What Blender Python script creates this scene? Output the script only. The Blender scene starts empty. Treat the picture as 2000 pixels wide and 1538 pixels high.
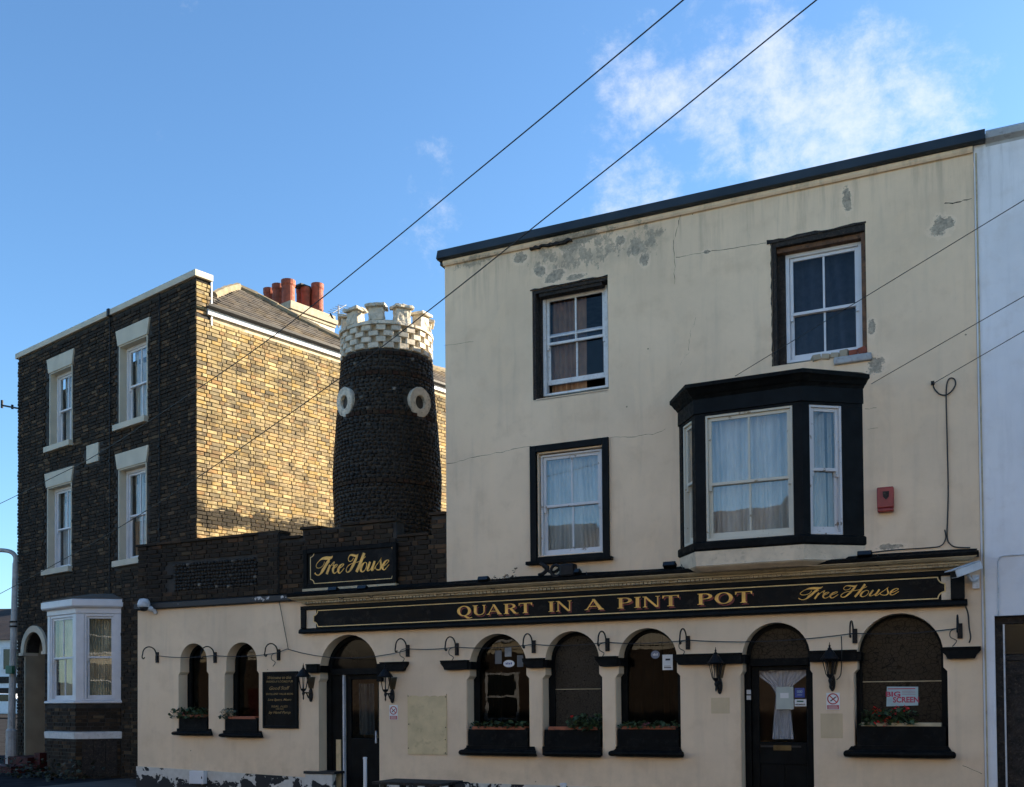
import bpy, bmesh, math, random
from mathutils import Vector, Matrix, noise
random.seed(7)
R = math.radians
scene = bpy.context.scene
COL = scene.collection

# ------------------------------------------------------------------ camera (calibrated from the building's own straight edges)
F, PITCH, ROLL, CY, YP, YH = 1998.749, .0226083, -.00791106, 1320.646, .4422367, .6878015
D, EYE = 14.0, 1.6
_c, _s = math.cos(PITCH), math.sin(PITCH)
_fw, _up, _rt = Vector((0, _c, _s)), Vector((0, -_s, _c)), Vector((1, 0, 0))
_cr, _sr = math.cos(ROLL), math.sin(ROLL)
_rt, _up = _rt*_cr + _up*_sr, _up*_cr - _rt*_sr
_RZ = Matrix.Rotation(YP, 3, 'Z')
FW, UP, RT = _RZ @ _fw, _RZ @ _up, _RZ @ _rt
CAM = Vector((0, -D, EYE))
cam_data = bpy.data.cameras.new('camera')
cam = bpy.data.objects.new('camera', cam_data)
COL.objects.link(cam)
cam_data.sensor_width = 36
cam_data.lens = F/2000*36
cam_data.shift_y = (CY-769)/2000
cam_data.clip_end = 3000
m = Matrix((RT, UP, -FW)).transposed().to_4x4()
m.translation = CAM
cam.matrix_world = m
scene.camera = cam

def ray(x, y): return FW + RT*((x-1000)/F) + UP*((CY-y)/F)
def P(x, y, Y=0.0):                      # point of the photo on the pub's front plane (or one parallel to it)
    d = ray(x, y); return CAM + d*((Y+D)/d.y)
def PX(x, y, Y=0.0): return P(x, y, Y).x
def PZ(x, y, Y=0.0): return P(x, y, Y).z
def proj(p):
    v = Vector(p)-CAM; w = v.dot(FW); return 1000+F*v.dot(RT)/w, CY-F*v.dot(UP)/w
AH = YH-YP
HX, HY = Vector((math.cos(AH), -math.sin(AH), 0)), Vector((math.sin(AH), math.cos(AH), 0))
HO = CAM + ray(384, 1372)*20.0; HO.z = 0   # the brick house's near corner
def H(x, y, Yh=0.0):                     # point on the brick house's front, in the house's own axes
    d = ray(x, y); t = ((HO-CAM).dot(HY)+Yh)/d.dot(HY); p = CAM+d*t-HO
    return Vector((p.dot(HX), p.dot(HY), p.z))
def HS(x, y, Xh=0.0):                    # the same on its side wall
    d = ray(x, y); t = ((HO-CAM).dot(HX)+Xh)/d.dot(HX); p = CAM+d*t-HO
    return Vector((p.dot(HX), p.dot(HY), p.z))
HM = Matrix.Translation(HO) @ Matrix.Rotation(-AH, 4, 'Z')

# ------------------------------------------------------------------ light
SUN_DIR = Vector((.733, .789, 0)).normalized()
SUN_EL = R(18.5)
S = Vector((SUN_DIR.x*math.cos(SUN_EL), SUN_DIR.y*math.cos(SUN_EL), math.sin(SUN_EL)))
sun_d = bpy.data.lights.new('sun', 'SUN'); sun_d.energy = 5.0; sun_d.angle = R(.53); sun_d.color = (1, .86, .66)
sun = bpy.data.objects.new('sun', sun_d); COL.objects.link(sun)
sun.rotation_euler = S.to_track_quat('Z', 'Y').to_euler()
sun.location = (20, 30, 30)

world = bpy.data.worlds.new('World'); scene.world = world; world.use_nodes = True
wn = world.node_tree; wn.nodes.clear()
def N(nt, t, **kw):
    n = nt.nodes.new(t)
    for k, v in kw.items():
        if k in n.inputs.keys() if isinstance(k, str) else False: n.inputs[k].default_value = v
        else: setattr(n, k, v)
    return n
sky = N(wn, 'ShaderNodeTexSky', sky_type='NISHITA'); sky.sun_disc = False
sky.sun_elevation = SUN_EL; sky.sun_rotation = math.atan2(SUN_DIR.x, SUN_DIR.y)
sky.air_density = 1.0; sky.dust_density = .6; sky.ozone_density = 3.2; sky.altitude = 0
tc = N(wn, 'ShaderNodeTexCoord')
# wisps of cloud: stretched noise over directions, denser where a broad noise and the direction of the bank say so
mp = N(wn, 'ShaderNodeMapping'); mp.inputs['Scale'].default_value = (9, 9, 11); mp.inputs['Location'].default_value = (3.7, 1.9, .6)
wn.links.new(tc.outputs['Generated'], mp.inputs['Vector'])
n1 = N(wn, 'ShaderNodeTexNoise'); n1.inputs['Scale'].default_value = 1.6; n1.inputs['Detail'].default_value = 12; n1.inputs['Roughness'].default_value = .68; n1.inputs['Distortion'].default_value = .1
wn.links.new(mp.outputs[0], n1.inputs['Vector'])
n2 = N(wn, 'ShaderNodeTexNoise'); n2.inputs['Scale'].default_value = 2.2; n2.inputs['Detail'].default_value = 2
wn.links.new(tc.outputs['Generated'], n2.inputs['Vector'])
def wmath(op, a, b=None, clamp=False):
    n = N(wn, 'ShaderNodeMath', operation=op); n.use_clamp = clamp
    for i, v in enumerate((a, b)):
        if v is None: continue
        if isinstance(v, (int, float)): n.inputs[i].default_value = v
        else: wn.links.new(v, n.inputs[i])
    return n.outputs[0]
bank = None
for (bx, by, rad, amp) in ((1640, 210, .14, .36), (1560, 260, .14, .36), (1790, 230, .11, .36), (1420, 300, .12, .29), (1250, 190, .09, .33), (840, 410, .09, .25), (1470, 150, .11, .33), (1280, 350, .09, .28)):
    d = ray(bx, by).normalized()
    vd = N(wn, 'ShaderNodeVectorMath', operation='DISTANCE'); vd.inputs[1].default_value = d
    wn.links.new(tc.outputs['Generated'], vd.inputs[0])
    mr = N(wn, 'ShaderNodeMapRange'); mr.interpolation_type = 'SMOOTHSTEP'
    mr.inputs['From Min'].default_value = rad; mr.inputs['From Max'].default_value = 0
    mr.inputs['To Min'].default_value = 0; mr.inputs['To Max'].default_value = amp
    wn.links.new(vd.outputs['Value'], mr.inputs['Value'])
    bank = mr.outputs[0] if bank is None else wmath('MAXIMUM', bank, mr.outputs[0])
cover = wmath('ADD', wmath('ADD', n1.outputs['Fac'], wmath('MULTIPLY', wmath('SUBTRACT', n2.outputs['Fac'], .5), .25)), bank)
cmr = N(wn, 'ShaderNodeMapRange'); cmr.interpolation_type = 'SMOOTHSTEP'
cmr.inputs['From Min'].default_value = .67; cmr.inputs['From Max'].default_value = 1.04
wn.links.new(cover, cmr.inputs['Value'])
tint = N(wn, 'ShaderNodeMix', data_type='RGBA', blend_type='MULTIPLY'); tint.inputs['Factor'].default_value = 1
tint.inputs['B'].default_value = (.745, .925, 1.02, 1); SKYTINT = tint.inputs['B']
wn.links.new(sky.outputs[0], tint.inputs['A'])
mix = N(wn, 'ShaderNodeMix', data_type='RGBA')
mix.inputs['B'].default_value = (3.7, 3.8, 4.1, 1); CLOUDCOL = mix.inputs['B']
wn.links.new(wmath('MULTIPLY', cmr.outputs[0], .68), mix.inputs['Factor'])
wn.links.new(tint.outputs['Result'], mix.inputs['A'])
bg = N(wn, 'ShaderNodeBackground'); bg.inputs['Strength'].default_value = .081
wo = N(wn, 'ShaderNodeOutputWorld')
wn.links.new(mix.outputs['Result'], bg.inputs['Color']); wn.links.new(bg.outputs[0], wo.inputs[0])
vs = scene.view_settings
vs.view_transform = 'Standard'; vs.look = 'None'; vs.gamma = 1; vs.exposure = 1.85; vs.use_curve_mapping = False

# ------------------------------------------------------------------ helpers: materials
def newmat(name):
    mt = bpy.data.materials.new(name); mt.use_nodes = True
    nt = mt.node_tree; b = nt.nodes['Principled BSDF']
    return mt, nt, b
def L(nt, a, b): nt.links.new(a, b)
def mth(nt, op, a, b=None, clamp=False):
    n = nt.nodes.new('ShaderNodeMath'); n.operation = op; n.use_clamp = clamp
    for i, v in enumerate((a, b)):
        if v is None: continue
        if isinstance(v, (int, float)): n.inputs[i].default_value = v
        else: L(nt, v, n.inputs[i])
    return n.outputs[0]
def mapr(nt, v, a, b, c=0., d=1., smooth=True):
    n = nt.nodes.new('ShaderNodeMapRange')
    if smooth: n.interpolation_type = 'SMOOTHSTEP'
    L(nt, v, n.inputs['Value'])
    for k, x in (('From Min', a), ('From Max', b), ('To Min', c), ('To Max', d)): n.inputs[k].default_value = x
    return n.outputs[0]
def nz(nt, vec, scale, detail=4, rough=.55, dist=0.):
    n = nt.nodes.new('ShaderNodeTexNoise')
    n.inputs['Scale'].default_value = scale; n.inputs['Detail'].default_value = detail
    n.inputs['Roughness'].default_value = rough; n.inputs['Distortion'].default_value = dist
    if vec is not None: L(nt, vec, n.inputs['Vector'])
    return n.outputs['Fac']
def mixc(nt, fac, a, b, blend='MIX'):
    n = nt.nodes.new('ShaderNodeMix'); n.data_type = 'RGBA'; n.blend_type = blend
    for k, v in (('Factor', fac), ('A', a), ('B', b)):
        if isinstance(v, (int, float)): n.inputs[k].default_value = v
        elif isinstance(v, tuple): n.inputs[k].default_value = (*v, 1)[:4]
        else: L(nt, v, n.inputs[k])
    return n.outputs['Result']
def objc(nt, scale=(1, 1, 1)):
    t = nt.nodes.new('ShaderNodeNewGeometry')      # world position: one pattern runs across neighbouring pieces
    mp = nt.nodes.new('ShaderNodeMapping'); mp.inputs['Scale'].default_value = scale
    L(nt, t.outputs['Position'], mp.inputs['Vector']); return mp.outputs[0]
def bump(nt, b, h, strength=.3, dist=.01):
    n = nt.nodes.new('ShaderNodeBump'); n.inputs['Strength'].default_value = strength; n.inputs['Distance'].default_value = dist
    L(nt, h, n.inputs['Height']); L(nt, n.outputs[0], b.inputs['Normal'])
def ramp(nt, fac, cols):
    n = nt.nodes.new('ShaderNodeValToRGB'); e = n.color_ramp.elements
    while len(e) > 1: e.remove(e[-1])
    for i, (p, c) in enumerate(cols):
        el = e[0] if i == 0 else e.new(p)
        el.position = p; el.color = (*c, 1)
    L(nt, fac, n.inputs[0]); return n.outputs[0]
def plain(name, col, rough=.6, var=.25, scale=6., bumps=.15, metal=0., dirt=None, spec=None, fine=60.):
    mt, nt, b = newmat(name)
    v = objc(nt)
    lo = tuple(c*(1-var) for c in col); hi = tuple(min(1, c*(1+var)) for c in col)
    c = mixc(nt, mapr(nt, nz(nt, v, scale, 6), .3, .7), lo, hi)
    if dirt:
        c = mixc(nt, mth(nt, 'MULTIPLY', mapr(nt, nz(nt, v, scale*2.3, 8, .7), .52, .66), dirt[1]), c, dirt[0])
    L(nt, c, b.inputs['Base Color'])
    b.inputs['Roughness'].default_value = rough; b.inputs['Metallic'].default_value = metal
    if spec is not None: b.inputs['Specular IOR Level'].default_value = spec
    rr = mapr(nt, nz(nt, v, scale*4, 3), .3, .7, rough*.8, min(1, rough*1.2)); L(nt, rr, b.inputs['Roughness'])
    if bumps: bump(nt, b, nz(nt, v, fine, 4, .6), bumps, .006)
    return mt

# painted render: faint mottling, rain streaks, dirt, and the places where the top coat has come off
def render_mat(name, base, patches, zones=(), peel=(.30, .265, .205), streak=.5, dark=(.22, .19, .15)):
    mt, nt, b = newmat(name)
    v = objc(nt)
    big = nz(nt, v, .55, 5, .6)
    mid = nz(nt, v, 2.7, 6, .6)
    fine = nz(nt, v, 22, 6, .65)
    c = mixc(nt, mapr(nt, big, .3, .7), tuple(x*.9 for x in base), tuple(min(1, x*1.06) for x in base))
    c = mixc(nt, mth(nt, 'MULTIPLY', mapr(nt, mid, .48, .70), .42), c, (base[0]*.82, base[1]*.78, base[2]*.74))
    c = mixc(nt, mth(nt, 'MULTIPLY', mapr(nt, nz(nt, objc(nt, (1, 1, .6)), 1.4, 7, .62, .6), .50, .60), .30), c, (min(1, base[0]*1.08), min(1, base[1]*1.06), min(1, base[2]*1.02)))
    c = mixc(nt, mth(nt, 'MULTIPLY', mapr(nt, nz(nt, objc(nt, (6, 6, .55)), 1.0, 6, .6), .50, .74), .26*streak), c, dark)
    c = mixc(nt, mth(nt, 'MULTIPLY', mapr(nt, nz(nt, v, 9, 8, .7), .60, .72), .30*streak), c, (dark[0]*1.3, dark[1]*1.25, dark[2]*1.2))
    g0 = nt.nodes.new('ShaderNodeNewGeometry'); s0 = nt.nodes.new('ShaderNodeSeparateXYZ'); L(nt, g0.outputs['Position'], s0.inputs[0])
    st_ = nz(nt, objc(nt, (5, 5, .35)), 1.6, 7, .65)
    topg = mth(nt, 'MULTIPLY', mapr(nt, s0.outputs['Z'], 7.2, 8.5), mapr(nt, st_, .45, .68))
    lowg = mth(nt, 'MULTIPLY', mapr(nt, s0.outputs['Z'], 1.0, -.1), mapr(nt, nz(nt, v, 4, 8, .7), .40, .66))
    c = mixc(nt, mth(nt, 'MULTIPLY', topg, .5*min(1, streak*2)), c, (base[0]*.5, base[1]*.5, base[2]*.5)); c = mixc(nt, mth(nt, 'MULTIPLY', lowg, .40), c, (base[0]*.55, base[1]*.52, base[2]*.48))
    # small chips
    vo = nt.nodes.new('ShaderNodeTexVoronoi'); vo.inputs['Scale'].default_value = 1.9; vo.inputs['Randomness'].default_value = 1
    L(nt, v, vo.inputs['Vector'])
    chip = mapr(nt, mth(nt, 'ADD', vo.outputs['Distance'], mth(nt, 'MULTIPLY', fine, .03)), .040, .034)
    c = mixc(nt, mth(nt, 'MULTIPLY', chip, .8), c, (.13, .09, .06))
    bh = mth(nt, 'ADD', mth(nt, 'MULTIPLY', fine, .35), mth(nt, 'MULTIPLY', mid, 1.2))
    if patches:
        tot = None
        warp = mth(nt, 'MULTIPLY', mth(nt, 'SUBTRACT', nz(nt, v, 6.5, 9, .72), .5), 2.2)
        warp = mth(nt, 'ADD', warp, mth(nt, 'MULTIPLY', mth(nt, 'SUBTRACT', nz(nt, v, 24, 9, .75), .5), 1.7))
        for (px, py, rx, rz) in patches:
            q = P(px, py)
            mp = nt.nodes.new('ShaderNodeMapping'); mp.vector_type = 'POINT'
            mp.inputs['Location'].default_value = (-q.x/rx, 0, -q.z/rz); mp.inputs['Scale'].default_value = (1/rx, 0, 1/rz)
            g = nt.nodes.new('ShaderNodeNewGeometry'); L(nt, g.outputs['Position'], mp.inputs['Vector'])
            ln = nt.nodes.new('ShaderNodeVectorMath'); ln.operation = 'LENGTH'; L(nt, mp.outputs[0], ln.inputs[0])
            tot = ln.outputs['Value'] if tot is None else mth(nt, 'MINIMUM', tot, ln.outputs['Value'])
        f = mth(nt, 'ADD', tot, warp)
        halo = mapr(nt, f, 1.35, .95)
        c = mixc(nt, mth(nt, 'MULTIPLY', halo, .45), c, (min(1, base[0]*1.12), min(1, base[1]*1.14), min(1, base[2]*1.2)))
        pm = mapr(nt, f, .86, .68)
        zt_ = None
        for (px, py, rx, rz) in zones:
            q = P(px, py)
            mp = nt.nodes.new('ShaderNodeMapping'); mp.inputs['Location'].default_value = (-q.x/rx, 0, -q.z/rz); mp.inputs['Scale'].default_value = (1/rx, 0, 1/rz)
            g = nt.nodes.new('ShaderNodeNewGeometry'); L(nt, g.outputs['Position'], mp.inputs['Vector'])
            ln = nt.nodes.new('ShaderNodeVectorMath'); ln.operation = 'LENGTH'; L(nt, mp.outputs[0], ln.inputs[0])
            zt_ = ln.outputs['Value'] if zt_ is None else mth(nt, 'MINIMUM', zt_, ln.outputs['Value'])
        if zt_ is not None:
            zw = mapr(nt, zt_, 1.05, .35)
            sp_ = mapr(nt, mth(nt, 'ADD', nz(nt, objc(nt, (1, 1, .7)), 7.5, 9, .72), mth(nt, 'MULTIPLY', zw, .16)), .632, .665)
            c = mixc(nt, mth(nt, 'MULTIPLY', zw, mapr(nt, nz(nt, v, 3.3, 7, .65), .42, .62, 0, .55)), c, (.36, .30, .22))
            pm = mth(nt, 'MAXIMUM', pm, mth(nt, 'MULTIPLY', mth(nt, 'MULTIPLY', sp_, mapr(nt, zw, 0, .1)), .75))
        c = mixc(nt, mth(nt, 'MULTIPLY', pm, mapr(nt, nz(nt, v, 13, 7, .7), .3, .6, .55, .95)), c, mixc(nt, mapr(nt, fine, .35, .65), tuple(x*.65 for x in peel), tuple(x*1.2 for x in peel)))
        bh = mth(nt, 'SUBTRACT', bh, mth(nt, 'MULTIPLY', pm, .7))
    L(nt, c, b.inputs['Base Color']); b.inputs['Roughness'].default_value = .9; b.inputs['Specular IOR Level'].default_value = .2
    bump(nt, b, bh, .55, .008)
    return mt

def rnd(nt):
    a = nt.nodes.new('ShaderNodeAttribute'); a.attribute_name = 'tint'
    o = nt.nodes.new('ShaderNodeObjectInfo')
    return mth(nt, 'FRACT', mth(nt, 'ADD', a.outputs['Fac'], o.outputs['Random']))
def brick_mat(name, cols, patch=None, low_band=None, rough=.9, smear=None, weather=False):
    mt, nt, b = newmat(name)
    r = rnd(nt); v = objc(nt)
    c = ramp(nt, r, cols)
    c = mixc(nt, mth(nt, 'MULTIPLY', mapr(nt, nz(nt, v, 14, 6, .7), .35, .7), .45), c, mixc(nt, .5, c, (.06, .045, .03)))
    if patch: c = mixc(nt, mth(nt, 'MULTIPLY', mapr(nt, nz(nt, v, .9, 5, .6), .45, .68), patch[1]), c, patch[0])
    if smear: # lime mortar smeared over the faces
        c = mixc(nt, mth(nt, 'MULTIPLY', mapr(nt, mth(nt, 'ADD', nz(nt, objc(nt, (1, 1, 2.2)), 5.5, 8, .7), mth(nt, 'MULTIPLY', nz(nt, v, .8, 3), .25)), .66, .78), .75), c, smear)
    if weather: # irregular dark weathering
        c = mixc(nt, mth(nt, 'MULTIPLY', mapr(nt, nz(nt, objc(nt, (1, 1, 1.5)), 1.3, 8, .72), .48, .64), .70), c, (.065, .05, .034))
    if low_band:
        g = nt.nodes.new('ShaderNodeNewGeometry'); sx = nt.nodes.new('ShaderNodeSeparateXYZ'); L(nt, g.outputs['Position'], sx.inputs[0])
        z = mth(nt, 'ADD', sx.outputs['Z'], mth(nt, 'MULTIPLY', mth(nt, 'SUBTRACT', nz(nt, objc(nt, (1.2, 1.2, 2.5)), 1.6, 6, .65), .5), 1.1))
        band = mth(nt, 'MULTIPLY', mapr(nt, z, low_band[0], low_band[0]+.1), mapr(nt, z, low_band[1]+.14, low_band[1]))  # dark band between two heights, its edges broken by noise
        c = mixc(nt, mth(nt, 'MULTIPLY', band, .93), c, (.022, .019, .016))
    L(nt, c, b.inputs['Base Color']); b.inputs['Roughness'].default_value = rough; b.inputs['Specular IOR Level'].default_value = .2
    bump(nt, b, nz(nt, v, 55, 5, .65), .5, .006)
    return mt

CREAM = (.765, .588, .405)
patches = [(1118, 470, .30, .16), (1095, 468, .16, .14), (1153, 455, .13, .12), (1016, 503, .14, .10), (1085, 538, .17, .12), (1055, 530, .12, .09), (1240, 486, .10, .12), (1078, 547, .14, .06),
           (1212, 470, .08, .08), (1655, 388, .07, .20), (1836, 442, .14, .13), (1850, 436, .09, .09), (1125, 541, .18, .05), (1258, 508, .08, .10),
           (1712, 712, .13, .14), (1740, 1068, .20, .05), (1703, 640, .06, .12), (1380, 492, .06, .03)]
zones = [(1130, 490, 1.15, .42), (1255, 470, .5, .35), (930, 510, .6, .12)]
M_CREAM = render_mat('cream_painted_render', CREAM, patches, zones=zones)
M_WHITE_RENDER = render_mat('white_painted_render', (.74, .745, .76), [], streak=.6, dark=(.35, .35, .36))
M_CREAM_TRIM = plain('cream_gloss_paint', (.64, .52, .37), .6, .12, 5, .15, dirt=((.25, .2, .14), .35))
M_CREAM_DARK = plain('cream_moulding_paint', (.44, .36, .225), .6, .15, 6, .15, dirt=((.14, .105, .065), .4))
M_PATCH = plain('yellowed_paint_board', (.60, .465, .26), .6, .12, 4, .15, dirt=((.25, .18, .1), .35))
M_BLACK = plain('black_gloss_paint', (.0042, .0054, .006), .55, .4, 5, .2, fine=40, spec=.11)
M_BLACKW = plain('weathered_black_paint', (.0045, .005, .005), .65, .4, 5, .3, dirt=((.03, .028, .025), .3), fine=30, spec=.1)
M_BOARD = plain('black_signboard', (.0035, .0045, .0052), .45, .5, 2.5, .12, dirt=((.020, .018, .015), .8), spec=.09)
M_LEAD = plain('dark_slate_flashing', (.026, .034, .041), .55, .25, 2, .1, spec=.3)
M_WHITE = plain('white_gloss_paint', (.62, .62, .61), .4, .08, 8, .1, dirt=((.35, .31, .26), .45))
M_WHITEN = plain('clean_white_paint', (.63, .63, .645), .4, .05, 5, .06)
M_STUCCO = plain('cream_stucco', (.52, .465, .36), .8, .08, 3, .2)
M_TANST = plain('tan_stucco', (.36, .30, .21), .85, .1, 3, .2)
M_RAWWOOD = plain('raw_brown_timber', (.12, .06, .03), .8, .4, 9, .4, dirt=((.02, .015, .012), .8), fine=25)
M_RAWDARK = plain('decayed_dark_timber', (.016, .012, .009), .9, .6, 11, .7, dirt=((.085, .062, .042), .6), fine=22)
M_GOLD = plain('gold_leaf_lettering', (.86, .46, .085), .42, .2, 9, .05)
M_GOLDLINE = plain('pale_gold_line', (.74, .52, .22), .45, .12, 9, .05)
M_REDSHADE = plain('dark_red_letter_shade', (.16, .014, .008), .5, .3, 12, .05)
M_TERRA = plain('terracotta', (.25, .060, .030), .8, .3, 8, .3, dirt=((.08, .035, .025), .4))
M_TROUGH = plain('orange_plastic_trough', (.30, .085, .035), .6, .2, 8, .1)
M_REDBOX = plain('faded_red_enamel', (.26, .025, .018), .4, .2, 8, .1)
M_REDSTEP = plain('red_painted_step', (.055, .010, .009), .7, .3, 4, .2, spec=.2)
M_GREYMETAL = plain('grey_painted_metal', (.34, .35, .35), .5, .15, 6, .1, dirt=((.12, .11, .1), .4))
M_CAMERA = plain('weathered_white_casing', (.52, .55, .58), .45, .12, 6, .1, dirt=((.2, .17, .13), .4))
M_IRON = plain('black_wrought_iron', (.008, .008, .009), .5, .3, 12, .2, spec=.2)
M_CABLE = plain('black_cable', (.012, .012, .013), .6, .2, 10, 0)
M_MORTAR_SIDE = plain('lime_mortar', (.50, .40, .26), .95, .25, 3, .5, dirt=((.16, .12, .08), .7))
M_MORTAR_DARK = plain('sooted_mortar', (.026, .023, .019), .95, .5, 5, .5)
M_MORTAR_TOWER = plain('dark_tower_mortar', (.042, .036, .028), .95, .3, 6, .5)
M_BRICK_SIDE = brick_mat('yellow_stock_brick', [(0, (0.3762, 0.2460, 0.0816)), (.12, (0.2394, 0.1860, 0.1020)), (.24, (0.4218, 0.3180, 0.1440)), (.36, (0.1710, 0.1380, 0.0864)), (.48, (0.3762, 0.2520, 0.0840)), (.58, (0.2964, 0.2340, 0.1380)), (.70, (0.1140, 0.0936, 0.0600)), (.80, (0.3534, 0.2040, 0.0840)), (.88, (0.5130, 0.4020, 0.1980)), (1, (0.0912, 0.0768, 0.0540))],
                         patch=((.42, .31, .165), .35), low_band=(5.0, 5.42), smear=(.50, .38, .22), weather=True)
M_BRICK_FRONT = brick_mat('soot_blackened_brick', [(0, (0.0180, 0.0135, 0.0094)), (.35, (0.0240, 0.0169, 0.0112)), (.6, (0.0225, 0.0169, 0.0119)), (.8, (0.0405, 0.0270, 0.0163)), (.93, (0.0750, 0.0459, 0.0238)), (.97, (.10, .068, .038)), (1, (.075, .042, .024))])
M_BRICK_PARAPET = brick_mat('old_dark_red_brick', [(0, (0.0245, 0.0177, 0.0121)), (.25, (0.0354, 0.0237, 0.0149)), (.45, (0.0204, 0.0170, 0.0121)), (.65, (0.0517, 0.0311, 0.0175)), (.8, (0.0177, 0.0162, 0.0128)), (.93, (0.0748, 0.0503, 0.0270)), (1, (0.1088, 0.0532, 0.0257))], patch=((.012, .011, .010), .7))
M_FLINT = brick_mat('black_flint', [(0, (0.0095, 0.0088, 0.0083)), (.5, (0.0149, 0.0131, 0.0110)), (.85, (0.0216, 0.0181, 0.0143)), (.985, (0.0324, 0.0275, 0.0220)), (1, (0.2025, 0.1875, 0.1595))], rough=.55)
M_TOWERBRICK = brick_mat('tower_band_brick', [(0, (.035, .014, .009)), (.5, (.022, .015, .010)), (1, (.045, .028, .016))])
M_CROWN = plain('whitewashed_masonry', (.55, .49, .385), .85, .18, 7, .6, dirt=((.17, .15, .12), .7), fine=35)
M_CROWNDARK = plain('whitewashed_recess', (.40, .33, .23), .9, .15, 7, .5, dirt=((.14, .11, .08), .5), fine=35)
M_SLATE = brick_mat('grey_brown_slate', [(0, (.11, .095, .08)), (.4, (.14, .12, .10)), (.7, (.095, .085, .075)), (1, (.17, .15, .125))], patch=((.30, .20, .07), .30), rough=.7)
M_RIDGE = plain('lichened_ridge_tile', (.19, .155, .10), .85, .25, 5, .4, dirt=((.40, .26, .05), .6))
M_ASPHALT = plain('asphalt', (.036, .036, .038), .95, .25, 3, .3, spec=0.)
M_PAVE = plain('pavement_slab', (.085, .08, .075), .9, .2, 3, .4, spec=.1)
M_KERB = plain('granite_kerb', (.17, .165, .16), .85, .2, 6, .3)
M_PAINTLINE = plain('road_line_paint', (.6, .6, .58), .7, .1, 8, .2)
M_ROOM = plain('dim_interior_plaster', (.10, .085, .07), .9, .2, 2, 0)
M_LEAF = plain('geranium_leaf', (.035, .060, .018), .6, .5, 14, .1)
M_REDFL = plain('red_geranium_petal', (.70, .018, .02), .6, .2, 14, 0)
M_PINKFL = plain('pink_petal', (.55, .16, .22), .6, .2, 14, 0)
M_SOIL = plain('potting_soil', (.02, .014, .009), .95, .3, 20, .5)
M_BROWNPLANT = plain('dry_brown_weed', (.05, .028, .016), .9, .4, 20, 0)
M_PAPER = plain('white_paper', (.72, .73, .72), .7, .04, 6, 0)
M_PAPERB = plain('pale_blue_paper', (.36, .48, .50), .7, .12, 6, 0)
M_BLUESTK = plain('blue_sticker', (.02, .05, .26), .5, .1, 6, 0)
M_SIGNRED = plain('sign_red', (.40, .035, .03), .5, .1, 6, 0)
M_PLUM = plain('poster_red_lettering', (.38, .03, .07), .6, .2, 6, 0)
M_INK = plain('black_ink', (.012, .012, .013), .5, .1, 6, 0)
M_BRASS = plain('tarnished_brass', (.12, .085, .035), .45, .3, 10, .1, metal=.6)
M_GREENBOX = plain('green_tag', (.03, .12, .07), .5, .2, 6, 0)
M_CARPAINT = plain('white_car_paint', (.70, .71, .72), .25, .03, 2, 0)
M_TYRE = plain('tyre_rubber', (.02, .02, .02), .8, .2, 9, .1)
M_DARKGLASS = plain('dark_car_glass', (.01, .012, .014), .08, .1, 2, 0)
M_PEEL = None
def peel_mat():                                     # white paint flaking off a tarred plinth
    mt, nt, b = newmat('flaking_white_on_black_plinth')
    v = objc(nt)
    n = mth(nt, 'ADD', nz(nt, objc(nt, (1, 1, 1.25)), 3.4, 9, .62, .4), mth(nt, 'MULTIPLY', nz(nt, v, 1.1, 2), .25))
    g = nt.nodes.new('ShaderNodeNewGeometry'); sx = nt.nodes.new('ShaderNodeSeparateXYZ'); L(nt, g.outputs['Position'], sx.inputs[0])
    n = mth(nt, 'ADD', n, mapr(nt, sx.outputs['Z'], 0.0, .45, -.13, .09, False))
    c = mixc(nt, mapr(nt, n, .600, .618), (.013, .012, .012), mixc(nt, nz(nt, v, 11, 6), (.40, .37, .32), (.66, .63, .57)))
    L(nt, c, b.inputs['Base Color']); b.inputs['Roughness'].default_value = .8
    bump(nt, b, mapr(nt, n, .59, .62), .5, .006); return mt
M_PEEL = peel_mat()
def flaky(name, base, flake, lo, hi, scale=7):
    mt, nt, b = newmat(name); v = objc(nt)
    n = nz(nt, v, scale, 8, .65)
    L(nt, mixc(nt, mapr(nt, n, lo, hi), base, flake), b.inputs['Base Color']); b.inputs['Roughness'].default_value = .6
    bump(nt, b, n, .4, .006); return mt
M_LEDGE = flaky('flaking_black_ledge', (.014, .014, .014), (.55, .53, .50), .635, .66, 5)
M_OLDWHITE = flaky('flaking_white_sash_paint', (.58, .58, .58), (.20, .15, .10), .61, .66, 9)
M_CREAMSASH = flaky('yellowed_cream_sash_paint', (.56, .52, .42), (.25, .18, .10), .60, .68, 9)
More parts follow.
